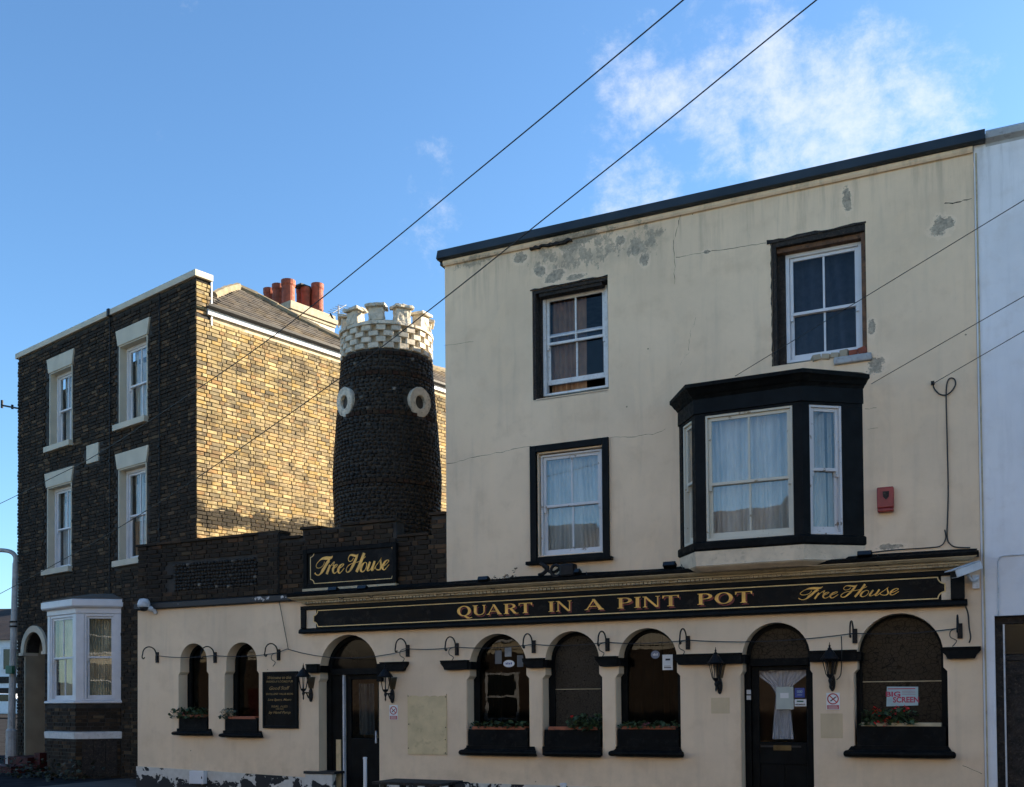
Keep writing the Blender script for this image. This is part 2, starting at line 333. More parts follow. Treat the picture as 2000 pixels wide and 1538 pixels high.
def glass_mat(name, tint=(.93, .95, .95), boost=1.0):
    mt, nt, b = newmat(name); nt.nodes.remove(b)
    t = nt.nodes.new('ShaderNodeBsdfTransparent'); t.inputs[0].default_value = (*tint, 1)
    g = nt.nodes.new('ShaderNodeBsdfGlossy'); g.inputs['Roughness'].default_value = .01
    v = objc(nt); bn = nt.nodes.new('ShaderNodeBump'); bn.inputs['Strength'].default_value = .05; bn.inputs['Distance'].default_value = .02
    L(nt, nz(nt, v, 2.2, 2), bn.inputs['Height']); L(nt, bn.outputs[0], g.inputs['Normal'])
    fr = nt.nodes.new('ShaderNodeFresnel'); fr.inputs['IOR'].default_value = 1.52
    g2 = nt.nodes.new('ShaderNodeNewGeometry')
    f = mth(nt, 'MULTIPLY', mth(nt, 'MULTIPLY', fr.outputs[0], 1.35*boost, True), mth(nt, 'SUBTRACT', 1.0, g2.outputs['Backfacing']))   # counted once, on the outer face
    mx = nt.nodes.new('ShaderNodeMixShader'); L(nt, f, mx.inputs[0]); L(nt, t.outputs[0], mx.inputs[1]); L(nt, g.outputs[0], mx.inputs[2])
    L(nt, mx.outputs[0], nt.nodes['Material Output'].inputs[0]); return mt
M_GLASS = glass_mat('window_glass')
M_GLASSD = glass_mat('dark_room_glass', (.85, .87, .9), .5)
M_GLASSB = glass_mat('old_window_glass', boost=2.2)
def crackle(name, a, b_, scale, rough=.28, w=.06):
    mt, nt, b = newmat(name); v = objc(nt, (1, .02, 1))
    vo = nt.nodes.new('ShaderNodeTexVoronoi'); vo.feature = 'DISTANCE_TO_EDGE'; vo.inputs['Scale'].default_value = scale; L(nt, v, vo.inputs['Vector'])
    e = mapr(nt, vo.outputs['Distance'], w*.3, w)
    c = mixc(nt, e, a, mixc(nt, nz(nt, v, 3, 5), tuple(x*.6 for x in b_), tuple(x*1.4 for x in b_)))
    L(nt, c, b.inputs['Base Color']); b.inputs['Roughness'].default_value = rough; b.inputs['Specular IOR Level'].default_value = .12
    bump(nt, b, e, .35, .01); return mt
M_CRACKLE = crackle('brown_crackle_glass', (.007, .005, .0035), (.032, .025, .017), 17)
M_CRACKLE2 = crackle('grey_reeded_glass', (.006, .005, .004), (.042, .036, .028), 30, .3)
M_PUBGLASS = plain('dark_tinted_pub_glass', (.006, .0055, .005), .12, .5, 1.6, .03, spec=.12)
M_PUBGLASS2 = plain('dark_brown_backed_glass', (.016, .0135, .010), .2, .5, 1.3, .03, spec=.16)
def net(name, col, alpha, folds):
    mt, nt, b = newmat(name)
    v = objc(nt); t = nt.nodes.new('ShaderNodeBsdfTransparent'); d = nt.nodes.new('ShaderNodeBsdfDiffuse'); tr = nt.nodes.new('ShaderNodeBsdfTranslucent')
    nt.nodes.remove(b)
    d.inputs[0].default_value = (*col, 1); tr.inputs[0].default_value = (*col, 1)
    m0 = nt.nodes.new('ShaderNodeMixShader'); m0.inputs[0].default_value = .3; L(nt, d.outputs[0], m0.inputs[1]); L(nt, tr.outputs[0], m0.inputs[2])
    m1 = nt.nodes.new('ShaderNodeMixShader'); L(nt, mapr(nt, nz(nt, objc(nt, (1, 1, .25)), folds, 4), .3, .7, alpha-.12, min(1, alpha+.12)), m1.inputs[0])
    L(nt, t.outputs[0], m1.inputs[1]); L(nt, m0.outputs[0], m1.inputs[2])
    L(nt, m1.outputs[0], nt.nodes['Material Output'].inputs[0]); return mt
M_NET = net('white_net_curtain', (.80, .75, .68), .78, 9)
M_LACE = net('white_lace', (.80, .82, .86), .88, 30)
M_CURTAIN = plain('faded_brown_curtain', (.34, .19, .10), .9, .15, 7, .1)
M_BEIGE = plain('beige_curtain', (.52, .43, .29), .9, .2, 3, .1)
M_BLIND = plain('pale_blind', (.42, .42, .42), .9, .1, 4, .1)
M_NAVY = plain('dark_navy_blind', (.012, .015, .026), .7, .1, 3, .05)

# ------------------------------------------------------------------ helpers: meshes and objects
class MB:
    def __init__(s, M=None): s.v = []; s.f = []; s.t = []; s.M = M; s.tint = 0.
    def add(s, vs, fs, M=None):
        n = len(s.v); MM = M or s.M
        for p in vs:
            p = Vector(p); s.v.append(tuple(MM @ p) if MM else tuple(p))
        for f in fs: s.f.append(tuple(i+n for i in f)); s.t.append(s.tint)
        return s
    def box(s, x0, x1, y0, y1, z0, z1, M=None):
        if x0 > x1: x0, x1 = x1, x0
        if y0 > y1: y0, y1 = y1, y0
        if z0 > z1: z0, z1 = z1, z0
        return s.add([(x0,y0,z0),(x1,y0,z0),(x1,y1,z0),(x0,y1,z0),(x0,y0,z1),(x1,y0,z1),(x1,y1,z1),(x0,y1,z1)],
                     [(0,3,2,1),(4,5,6,7),(0,1,5,4),(1,2,6,5),(2,3,7,6),(3,0,4,7)], M)
    def prism(s, poly, a0, a1, axis='y', M=None):
        # poly: outline in the two other axes; extruded along axis from a0 to a1
        n = len(poly)
        def pt(p, a): return {'y': (p[0], a, p[1]), 'x': (a, p[0], p[1]), 'z': (p[0], p[1], a)}[axis]
        vs = [pt(p, a0) for p in poly]+[pt(p, a1) for p in poly]
        fs = [tuple(range(n)), tuple(range(2*n-1, n-1, -1))]+[(i, i+n, (i+1) % n+n, (i+1) % n) for i in range(n)]
        return s.add(vs, fs, M)
    def tube(s, pts, r, n=6, M=None, closed=False):
        pts = [Vector(p) for p in pts]; vs = []; fs = []
        up0 = None
        rr = r if isinstance(r, (list, tuple)) else [r]*len(pts)
        for i, p in enumerate(pts):
            a = pts[max(i-1, 0)]; b = pts[min(i+1, len(pts)-1)]
            if closed: a = pts[i-1]; b = pts[(i+1) % len(pts)]
            t = (b-a).normalized()
            if up0 is None: up0 = t.orthogonal().normalized()
            u = (up0-t*up0.dot(t)).normalized() if (up0-t*up0.dot(t)).length > 1e-5 else t.orthogonal().normalized()
            up0 = u; w = t.cross(u)
            for k in range(n):
                an = 2*math.pi*k/n; vs.append(p+(u*math.cos(an)+w*math.sin(an))*rr[i])
        m_ = len(pts)
        for i in range(m_ if closed else m_-1):
            j = (i+1) % m_
            for k in range(n): fs.append((i*n+k, i*n+(k+1) % n, j*n+(k+1) % n, j*n+k))
        if not closed: fs += [tuple(range(n-1, -1, -1)), tuple((m_-1)*n+k for k in range(n))]
        return s.add(vs, fs, M)
    def lathe(s, prof, n=16, M=None, cap=True):
        vs = []; fs = []
        for (r, z) in prof:
            for k in range(n):
                a = 2*math.pi*k/n; vs.append((r*math.cos(a), r*math.sin(a), z))
        for i in range(len(prof)-1):
            for k in range(n): fs.append((i*n+k, i*n+(k+1) % n, (i+1)*n+(k+1) % n, (i+1)*n+k))
        if cap: fs += [tuple(range(n-1, -1, -1)), tuple((len(prof)-1)*n+k for k in range(n))]
        return s.add(vs, fs, M)
    def sweep(s, prof, x0, x1, M=None):     # profile of (y, z) along x
        return s.prism(prof, x0, x1, 'x', M)
    def mesh(s, name, smooth=False):
        me = bpy.data.meshes.new(name); me.from_pydata(s.v, [], s.f); me.update()
        bm = bmesh.new(); bm.from_mesh(me); bmesh.ops.recalc_face_normals(bm, faces=bm.faces); bm.to_mesh(me); bm.free()
        if any(s.t):
            at = me.attributes.new('tint', 'FLOAT', 'FACE'); at.data.foreach_set('value', s.t)
        if smooth: me.shade_smooth() if hasattr(me, 'shade_smooth') else None
        return me
    def build(s, name, mat, parent=None, smooth=False, bevel=0, inv=True):
        me = s.mesh(name, smooth); return link(name, me, mat, parent, bevel, inv)
def link(name, me, mat, parent=None, bevel=0, inv=True):
    if mat and not me.materials: me.materials.append(mat)
    o = bpy.data.objects.new(name, me); COL.objects.link(o)
    if parent:
        o.parent = parent
        if inv and parent.type == 'EMPTY' and not parent.get('local'): o.matrix_parent_inverse = Matrix.Translation(-parent.location)
    if bevel:
        b = o.modifiers.new('bevel', 'BEVEL'); b.width = bevel; b.segments = 2; b.limit_method = 'ANGLE'
    return o
def tag(o, label, cat, group=None, kind=None):
    if label: o['label'] = label
    if cat: o['category'] = cat
    if group: o['group'] = group
    if kind: o['kind'] = kind
    return o
def thing(name, label, cat, loc=(0, 0, 0), group=None, local=False, rotz=0.):
    o = bpy.data.objects.new(name, None); COL.objects.link(o); o.location = loc; o.rotation_euler = (0, 0, rotz)
    o.empty_display_size = .2
    if local: o['local'] = 1
    return tag(o, label, cat, group)
def copy_tree(o, loc, label, parent=None):
    c = o.copy(); COL.objects.link(c)
    if parent: c.parent = parent
    else: c.location = loc; c['label'] = label
    for ch in list(o.children): copy_tree(ch, None, None, c)
    return c
def arch_pts(x0, x1, z0, zs, flare=0., zf=None, n=20):
    # outline of an arched opening: jambs (wider below zf), then a half-round head springing at zs
    cx, r = (x0+x1)/2, (x1-x0)/2
    pts = [(x0-flare, z0), (x1+flare, z0)]
    if zf: pts += [(x1+flare, zf-.05), (x1, zf)]
    pts += [(cx+r*math.cos(math.pi*k/n), zs+r*math.sin(math.pi*k/n)) for k in range(n+1)]
    if zf: pts += [(x0, zf), (x0-flare, zf-.05)]
    return pts
def holed_wall(name, outer, holes, y0, y1, mat, parent=None, bevel=0, M=None):
    cu = bpy.data.curves.new(name, 'CURVE'); cu.dimensions = '2D'; cu.fill_mode = 'BOTH'; cu.extrude = abs(y1-y0)/2
    for poly in [outer]+holes:
        sp = cu.splines.new('POLY'); sp.points.add(len(poly)-1); sp.use_cyclic_u = True
        for i, p in enumerate(poly): sp.points[i].co = (p[0], p[1], 0, 1)
    if bevel: cu.bevel_depth = bevel; cu.bevel_resolution = 1
    tmp = bpy.data.objects.new('tmp_wall', cu); COL.objects.link(tmp)
    dg = bpy.context.evaluated_depsgraph_get(); dg.update()
    me = bpy.data.meshes.new_from_object(tmp.evaluated_get(dg), depsgraph=dg)
    bpy.data.objects.remove(tmp); bpy.data.curves.remove(cu)
    me.name = name; me.materials.clear()
    T = Matrix.Translation((0, (y0+y1)/2, 0)) @ Matrix.Rotation(math.pi/2, 4, 'X')
    me.transform(M @ T if M else T)
    for p in me.polygons: p.use_smooth = False
    return link(name, me, mat, parent)
def text_mesh(body, size, shear=0., offset=0., spacing=1.):
    cu = bpy.data.curves.new('lettering', 'FONT'); cu.body = body; cu.size = size; cu.shear = shear; cu.align_x = 'CENTER'; cu.align_y = 'CENTER'
    cu.extrude = .0015; cu.offset = offset; cu.space_character = spacing; cu.resolution_u = 3
    tmp = bpy.data.objects.new('tmp_text', cu); COL.objects.link(tmp)
    dg = bpy.context.evaluated_depsgraph_get(); dg.update()
    me = bpy.data.meshes.new_from_object(tmp.evaluated_get(dg), depsgraph=dg)
    bpy.data.objects.remove(tmp); bpy.data.curves.remove(cu); return me
def add_text(parent, body, x, y, z, w, h, mat, shear=0., offset=0., name='lettering'):
    me = text_mesh(body, 1.0, shear, offset)
    xs = [v.co.x for v in me.vertices]; ys = [v.co.y for v in me.vertices]
    sx = w/(max(xs)-min(xs)); sy = h/(max(ys)-min(ys)); cx = (max(xs)+min(xs))/2; cy = (max(ys)+min(ys))/2
    for v in me.vertices: v.co = ((v.co.x-cx)*sx+x, y-v.co.z*.6-.0009, (v.co.y-cy)*sy+z)
    me.materials.clear(); me.name = name
    return link(name, me, mat, parent)
def disc(cx, cz, r, n=24, rz=None): return [(cx+r*math.cos(2*math.pi*k/n), cz+(rz or r)*math.sin(2*math.pi*k/n)) for k in range(n)]
def smooth_path(pts, sub=5):
    out = []
    n = len(pts)
    for i in range(n-1):
        p0, p1, p2, p3 = (pts[max(i-1, 0)], pts[i], pts[i+1], pts[min(i+2, n-1)])
        for k in range(sub):
            t = k/sub
            out.append(tuple(.5*(2*b+(c-a)*t+(2*a-5*b+4*c-d)*t*t+(3*b-a-3*c+d)*t**3) for a, b, c, d in zip(p0, p1, p2, p3)))
    out.append(tuple(pts[-1])); return out

# ================================================================== the setting: ground, road, pavements
def gz(x): return .0 if x > -19 else (-19-x)*.0235       # the street climbs gently to the left
def strip(name, y0, y1, xs, z, mat, thick=0):
    b = MB()
    for i in range(len(xs)-1):
        a, c = xs[i], xs[i+1]
        if thick: b.add([(a,y0,gz(a)+z-thick),(c,y0,gz(c)+z-thick),(c,y1,gz(c)+z-thick),(a,y1,gz(a)+z-thick),(a,y0,gz(a)+z),(c,y0,gz(c)+z),(c,y1,gz(c)+z),(a,y1,gz(a)+z)],
                        [(0,3,2,1),(4,5,6,7),(0,1,5,4),(1,2,6,5),(2,3,7,6),(3,0,4,7)])
        else: b.add([(a,y0,gz(a)+z),(c,y0,gz(c)+z),(c,y1,gz(c)+z),(a,y1,gz(a)+z)], [(0,1,2,3)])
    o = b.build(name, mat); o['kind'] = 'structure'; return o
XS = [-400, -200, -120, -80, -60, -45, -33, -25, -19, -12, -4, 4, 12, 30, 60, 200]
strip('ground', -300, 400, XS, -.16, M_ASPHALT)
strip('road', -10.2, -2.6, XS, -.13, M_ASPHALT)
strip('pavement', -2.4, 60, [-16.6, -12, -4, 4, 12, 30], -.004, M_PAVE, .12)
strip('far_pavement', -16.4, -10.4, [-60, -45, -33, -25, -19, -12, -4, 4, 12, 30, 60], -.004, M_PAVE, .12)
strip('kerb', -2.6, -2.4, XS[4:-1], .0, M_KERB, .14)
strip('far_kerb', -10.4, -10.2, XS[4:-1], .0, M_KERB, .14)
strip('side_road', -2.35, 60, [-60, -45, -33, -25, -19, -16.6], -.012, M_ASPHALT, .1)

# ================================================================== the pub
pub = thing('pub', 'cream rendered three-storey pub with arched ground-floor windows and peeling upper wall', 'pub', (-7.2, 0, 0))
XL, XR, XM = PX(269, 1300), PX(1908, 700), PX(870.5, 800)
ZE, ZM = 3.345, PZ(1400, 393)
REV = .22
arches = {}
def arch(key, l, r, ys, top, sill, flare=.035, zf=None):
    x0, x1 = PX(l, ys), PX(r, ys); ztop = PZ((l+r)/2, top); zs = ztop-(x1-x0)/2
    zb = -.12 if sill is None else PZ((l+r)/2, sill)
    arches[key] = (x0, x1, zb, zs, flare, zf)
ZF = PZ(970, 1320)
arch('a1', 352, 404, 1300, 1257, 1424, .04, PZ(375, 1312)); arch('a2', 442, 502, 1300, 1255, 1428, .04, PZ(470, 1311))
arch('d1', 625, 737, 1305, 1240, None, .03, PZ(700, 1325))
arch('b1', 917, 1028, 1288, 1238, 1458, .045, ZF); arch('b2', 1065, 1170, 1285, 1233, 1460, .045, ZF); arch('b3', 1208, 1322, 1280, 1227, 1460, .045, ZF)
arch('d2', 1450, 1582, 1275, 1216, None, .03, ZF); arch('b4', 1674, 1842, 1270, 1198, 1458, .045, ZF)
def rect(px0, py0, px1, py1, Y=0.):
    cx, cy = (px0+px1)/2, (py0+py1)/2
    return PX(px0, cy, Y), PX(px1, cy, Y), PZ(cx, py1, Y), PZ(cx, py0, Y)
W2L = rect(1040, 554, 1188, 772); W2R = rect(1508, 454, 1692, 703); W1 = rect(1052, 880, 1178, 1082)
BAYO = (PX(1372, 950), PX(1640, 950), 3.85, 5.65)
holes = [arch_pts(*v) for v in arches.values()]
for (x0, x1, z0, z1) in (W2L, W2R, W1, BAYO): holes.append([(x0, z0), (x1, z0), (x1, z1), (x0, z1)])
holed_wall('wall', [(XL, -.12), (XR, -.12), (XR, ZM), (XM, ZM), (XM, ZE), (XL, ZE)], holes, 0, .35, M_CREAM, pub)
b = MB()
b.box(XM, XM+.3, .352, 6, -.1, ZM); b.box(XR-.3, XR, .352, 6, -.1, ZM); b.box(XM+.3, XR-.3, 5.7, 6, -.1, ZM)
b.box(XL, XL+.3, .352, 6, -.1, ZE); b.box(XL+.3, XM, 5.7, 6, -.1, ZE)
b.build('rear_wall', M_CREAM, pub)
b = MB(); b.box(XM+.3, XR-.3, .352, 5.7, ZM-.25, ZM-.1); b.box(XL+.3, XM, .352, 5.7, ZE-.2, ZE-.05); b.build('flat_roof', M_LEAD, pub)
b = MB(); b.box(XM+.3, XR-.3, .352, 5.7, 3.1, 3.3); b.box(XM+.3, XR-.3, .352, 5.7, 5.72, 5.82); b.box(XL+.3, XR-.3, .352, 5.7, -.1, .02)
b.box(-4.4, -4.3, .352, 5.7, 3.31, 5.71); b.box(-4.4, -4.3, .352, 5.7, 5.83, ZM-.26); b.box(XM+.31, XR-.31, 3.6, 3.7, 3.31, 5.71); b.box(XM+.31, XR-.31, 3.6, 3.7, 5.83, ZM-.26)
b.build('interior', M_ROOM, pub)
# roof edge
cz = PZ(857, 508); ct = PZ(1926, 251, -.09)
b = MB(); b.sweep([(-.09, ct-.155), (-.13, ct-.14), (-.085, ct-.0), (-.06, ct+.015), (.34, ct-.05), (.34, ct-.2), (0.0, ct-.2), (0, ct-.15)], XM-.085, XR+.14)
b.build('roof_flashing', M_LEAD, pub)
b = MB(); b.sweep([(-.05, ct-.205), (-.05, ct-.162), (.0, ct-.158), (.34, ct-.21), (.34, ZM+.002), (-.006, ZM+.002), (-.006, ZM+.03), (-.03, ct-.235)], XM-.01, XR-.004); b.build('roof_moulding', M_CREAM, pub)
b = MB()
for (pa, pb, dz) in ((1037, 1118, -.008),):
    x0, x1 = PX(pa, 470), PX(pb, 470); n = 14
    pts = [(x0+(x1-x0)*i/n, ct-.235+random.uniform(-.02, .02)) for i in range(n+1)]; lo = [(x, z-.02-random.uniform(0, .03)) for x, z in pts[::-1]]
    b.prism(pts+lo, -.058, .002, 'y')
b.build('decayed_moulding', M_RAWDARK, pub)
# cracks: thin open joints in the render
def crack(pts, w=.006):
    bb = MB(); out = []
    for i in range(len(pts)-1):
        (xa, ya), (xb, yb) = pts[i], pts[i+1]; n = max(2, int(math.hypot(xb-xa, yb-ya)/7))
        for k in range(n):
            t = k/n; out.append(P(xa+(xb-xa)*t+random.uniform(-1.6, 1.6), ya+(yb-ya)*t+random.uniform(-1.2, 1.2)))
    out.append(P(*pts[-1])); L_, R_ = [], []
    for q in out:
        ww = w*random.uniform(.35, 1); L_.append((q.x-ww*.6, -.0015, q.z-ww*.6)); R_.append((q.x+ww*.6, -.0015, q.z+ww*.6))
    n = len(out)
    bb.add(L_+R_, [(i, i+1, n+i+1, n+i) for i in range(n-1)])
    return bb.build('crack', M_RAWDARK, pub)
crack([(1331, 415), (1325, 440), (1316, 470), (1315, 488)], .009); crack([(1315, 488), (1318, 520), (1317, 555)], .006)
crack([(868, 907), (890, 903), (920, 895), (975, 884), (1037, 872)], .007); crack([(1190, 855), (1240, 853), (1275, 848), (1300, 838)], .005)
crack([(1845, 398), (1868, 396), (1898, 388)], .012); crack([(1498, 474), (1455, 482), (1400, 490), (1320, 503)], .006)
crack([(1360, 620), (1348, 650), (1345, 685)], .004); crack([(1346, 688), (1320, 725)], .005); crack([(1690, 800), (1712, 797)], .004); crack([(1695, 839), (1715, 836)], .004)
crack([(868, 676), (900, 672), (925, 668)], .004); crack([(1880, 1495), (1905, 1505), (1918, 1512)], .006)
# plinth on the low wing
b = MB(); x1 = PX(600, 1520)
b.prism([(XL-.012, -.12), (x1, -.12), (x1, PZ(600, 1519)), (XL-.012, PZ(270, 1497))], -.025, .05, 'y'); b.build('plinth', M_PEEL, pub)
b = MB(); b.prism([(x1+.004, -.12), (PX(655, 1520)-.02, -.12), (PX(655, 1520)-.02, PZ(640, 1512)), (x1+.004, PZ(600, 1512))], -.06, .05, 'y'); b.build('plinth_block', M_PEEL, pub)
b = MB(); b.box(x1-.02, PX(658, 1508), -.075, REV, PZ(630, 1512)+.003, PZ(630, 1507)+.003); b.build('plinth_cap', M_LEDGE, pub)
b = MB(); b.box(PX(745, 1530), PX(1440, 1535), -.03, .05, -.12, PZ(900, 1529)); b.box(PX(1590, 1535), XR, -.03, .05, -.12, PZ(1700, 1541)); b.build('plinth_strip', M_PEEL, pub)
# chamfer beads on the jambs: a pale strip each side
# black ledge at the head of the low wing and the lead roll of the cornice
ZC = (PZ(560, 1166, -.3)+PZ(1905, 1081, -.3))/2          # cornice top edge
b = MB(); xc0, xc1 = PX(562, 1168, -.3), PX(1908, 1082, -.3)
b.sweep([(-.05, ZE-.07), (-.085, ZE-.05), (-.085, ZE+.035), (-.02, ZE+.06), (.3, ZE+.06), (.3, ZE-.02), (0, ZE-.02)], XL-.012, xc0+.02); b.build('ledge', M_LEDGE, pub)
GZ1 = (PZ(607, 1192, -.06)+PZ(1430, 1150.4, -.06)+PZ(1836, 1125.5, -.06))/3; GZ0 = (PZ(609, 1225, -.06)+PZ(1430, 1191, -.06)+PZ(1836, 1169, -.06))/3
zb = GZ1+.075; h = ZC-zb; print('cornice', ZC, zb, GZ0, GZ1)
prof = [(-.002, zb), (-.075, zb), (-.075, zb+.05*h), (-.10, zb+.16*h), (-.14, zb+.2*h), (-.14, zb+.40*h), (-.20, zb+.42*h), (-.20, zb+.52*h), (-.215, zb+.56*h), (-.255, zb+.62*h), (-.29, zb+.78*h), (-.30, zb+.82*h), (-.30, zb+.93*h), (-.002, zb+.99*h)]
b = MB(); n = len(prof)
# mitred return at each end: the profile shrinks to the wall
vs = [(xc0+(.30+y)*1.0, y, z) for y, z in prof]+[(xc1-(.30+y)*.9, y, z) for y, z in prof]
b.add(vs, [tuple(range(n)), tuple(range(2*n-1, n-1, -1))]+[(i, i+n, (i+1) % n+n, (i+1) % n) for i in range(n)]); cornice = b.build('cornice', M_CREAM_DARK, pub)
b = MB(); x = xc0+.22
while x < xc1-.2:
    if random.random() > (.5 if PX(850, 1150, -.2) < x < PX(900, 1150, -.2) else .015): b.box(x, x+.044, -.172, -.13, zb+.205*h, zb+.395*h)
    x += .062
o = b.build('dentils', M_CREAM_DARK, cornice); o['kind'] = 'stuff'
b = MB(); b.sweep([(-.315, ZC-.012), (-.325, ZC+.025), (-.29, ZC+.045), (-.1, ZC+.055), (0.0, ZC+.065), (.0, ZC-.005), (-.31, ZC-.017)], xc0-.01, xc1+.02)
pts = smooth_path([(xc0+(xc1-xc0)*i/30, -.12+random.uniform(-.012, .012), ZC+.055+random.uniform(-.008, .012)) for i in range(31)], 3)
b.tube(pts, .034, 6); b.tube([(p[0], p[1]+.07+.03*math.sin(p[0]*2.3), p[2]+.035) for p in pts], .012, 5)
b.build('lead_capping', M_BLACKW, pub)
# impost bands
ZB0, ZB1 = PZ(1000, 1306, -.05), PZ(1000, 1290, -.05)
def band(x0, x1, lcap, rcap, ret=None):
    h = ZB1-ZB0; bb = MB()
    bb.prism([(x0+(.07 if lcap else 0), ZB0), (x1-(.07 if rcap else 0), ZB0), (x1-(.05 if rcap else 0), ZB0+.35*h), (x1, ZB0+.8*h), (x1, ZB1), (x0, ZB1), (x0, ZB0+.8*h), (x0+(.05 if lcap else 0), ZB0+.35*h)], -.085, .0, 'y')
    bb.box(x0-.0, x1+.0, -.10, -.0, ZB1+.001, ZB1+.022)
    if ret: bb.box(ret, ret+.05, -.06, REV-.001, ZB0+.004, ZB1-.004)
    bb.build('impost_band', M_BLACKW, pub)
def ax(k): return arches[k][0], arches[k][1]
band(PX(600, 1318, -.05), ax('d1')[0], False, False, ax('d1')[0])
band(ax('d1')[1]+.1, PX(796, 1295, -.05), False, True)
bb = MB(); bb.box(ax('d1')[1]+.02, ax('d1')[1]+.12, -.06, .0, ZB0-.16, ZB1); bb.build('impost_band', M_BLACKW, pub)
band(PX(862, 1292, -.05), ax('b1')[0], True, False, ax('b1')[0])
band(ax('b1')[1]-.03, ax('b2')[0], True, False, ax('b2')[0]); band(ax('b2')[1]-.03, ax('b3')[0], True, False, ax('b3')[0])
band(ax('b3')[1]-.03, ax('d2')[0], True, False, ax('d2')[0]); band(ax('d2')[1], ax('b4')[0], False, False, ax('b4')[0])
band(ax('b4')[1]-.02, PX(1916, 1270, -.08), True, True)
# jamb beads: pale rounded strip along each left jamb
b = MB()
for k in ('b1', 'b2', 'b3', 'd2', 'b4'):
    x0 = arches[k][0]-arches[k][4]; zlo = .85 if k[0] == 'b' else .25
    b.box(x0-.055, x0-.012, -.012, .0, zlo, ZF-.05)
b.build('jamb_bead', M_CREAM, pub)
# sills
def sill(pa, pb, py_top, py_bot, arch_k):
    x0, x1 = PX(pa, py_bot, -.1), PX(pb, py_bot, -.1); zt = arches[arch_k][2]+.004; z0 = PZ((pa+pb)/2, py_bot, -.12)
    h = zt-z0; bb = MB()
    n = 8; front = [(-.06-.085*math.sin(math.pi*k/n)**.7, z0+h*.62*(1-math.cos(math.pi*k/n))/2) for k in range(n+1)]
    prof = front+[(-.045, zt), (REV-.01, zt), (REV-.01, zt-.02), (0.001, z0)]
    a0, a1 = arches[arch_k][0]-arches[arch_k][4]+.004, arches[arch_k][1]+arches[arch_k][4]-.004
    bb.box(a0, a1, -.05, REV-.005, z0+.02, zt+.003)
    def wid(y, z): return .06*(1-max(0, (z-z0)/h))
    m_ = len(front); vs = []
    for xx, sgn in ((x0, 1), (x1, -1)):
        vs += [(xx+sgn*(.05-.05*math.sin(math.pi*k/(m_-1))**.7), y, z) for k, (y, z) in enumerate(front)]
        vs += [(xx+sgn*.09, -.003, zt), (xx+sgn*.05, -.003, z0)]
    n = m_+2
    bb.add(vs, [tuple(range(n)), tuple(range(2*n-1, n-1, -1))]+[(i, i+n, (i+1) % n+n, (i+1) % n) for i in range(n)])
    return bb.build('sill', M_BLACKW, pub)
sill(338, 413, 1424, 1437, 'a1'); sill(430, 512, 1428, 1441, 'a2')
sill(898, 1050, 1458, 1477, 'b1'); sill(1062, 1176, 1460, 1479, 'b2'); sill(1190, 1338, 1460, 1479, 'b3'); sill(1648, 1868, 1458, 1481, 'b4')
def curtain_mb(x0, x1, z0, z1, y, M, waves=9, amp=.025, seed=0, gather=None):
    bb = MB(M); rg = random.Random(seed); nx = waves*8; nzv = 8; vs = []; ph = [rg.uniform(0, 6) for _ in range(4)]
    for j in range(nzv+1):
        t = j/nzv; z = z0+(z1-z0)*t
        for i in range(nx+1):
            u = i/nx; xx = u
            if gather: xx = gather(u, t)
            uu = u+.045*math.sin(u*5.1+ph[3])+.025*math.sin(u*11.3+ph[1]+t*1.2); yy = amp*(.5+.8*abs(math.sin(u*4.3+ph[2])))*(math.sin(uu*waves*6.28+ph[0]+.8*math.sin(t*2.6+ph[1]))+.6*math.sin(uu*waves*2.7*2+ph[2]+t))
            vs.append((x0+(x1-x0)*xx, y+yy, z))
    bb.add(vs, [(j*(nx+1)+i, j*(nx+1)+i+1, (j+1)*(nx+1)+i+1, (j+1)*(nx+1)+i) for j in range(nzv) for i in range(nx)])
    return bb
# arched windows
def arched_window(k, pane_mat, fw=.055, bars=(), upper=None):
    x0, x1, z0, zs, fl, zf = arches[k]
    e = .003
    outer = arch_pts(x0+e, x1-e, z0+e, zs, 0, None); inner = arch_pts(x0+fw, x1-fw, z0+fw, zs, 0, None)
    if fl: outer = arch_pts(x0+e, x1-e, z0+e, zs, fl, zf)
    w = holed_wall('arched_window', outer, [inner], REV, REV+.07, M_BLACK, pub)
    bb = MB(); bb.prism(arch_pts(x0+fw-.01, x1-fw+.01, z0+fw-.01, zs), REV+.035, REV+.045, 'y'); bb.build('pane', pane_mat, w)
    for (z, th, mt) in bars:
        bb = MB(); bb.box(x0+fw, x1-fw, REV+.02, REV+.033, z, z+th); bb.build('glazing_bar', mt, w)
    return w
M_GLASSP = glass_mat('pub_window_glass', (.5, .48, .45), .38)
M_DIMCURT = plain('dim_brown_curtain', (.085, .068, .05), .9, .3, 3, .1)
arched_window('a1', M_GLASSP); arched_window('a2', M_GLASSP)
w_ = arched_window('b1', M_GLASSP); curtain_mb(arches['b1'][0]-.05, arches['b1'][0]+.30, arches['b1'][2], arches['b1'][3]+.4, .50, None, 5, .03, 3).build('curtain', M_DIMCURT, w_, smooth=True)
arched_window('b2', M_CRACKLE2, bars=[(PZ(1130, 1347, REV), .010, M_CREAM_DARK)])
w_ = arched_window('b3', M_GLASSP); curtain_mb(arches['b3'][0]-.05, arches['b3'][0]+.52, arches['b3'][2], arches['b3'][3]+.6, .46, None, 4, .03, 5).build('curtain', M_DIMCURT, w_, smooth=True); curtain_mb(arches['b3'][0]+.62, arches['b3'][1]+.1, arches['b3'][2], arches['b3'][3]+.6, .46, None, 3, .03, 6).build('curtain', M_DIMCURT, w_, smooth=True); arched_window('b4', M_CRACKLE, .035, bars=[(PZ(1770, 1332, REV), .012, M_CREAM_DARK)])

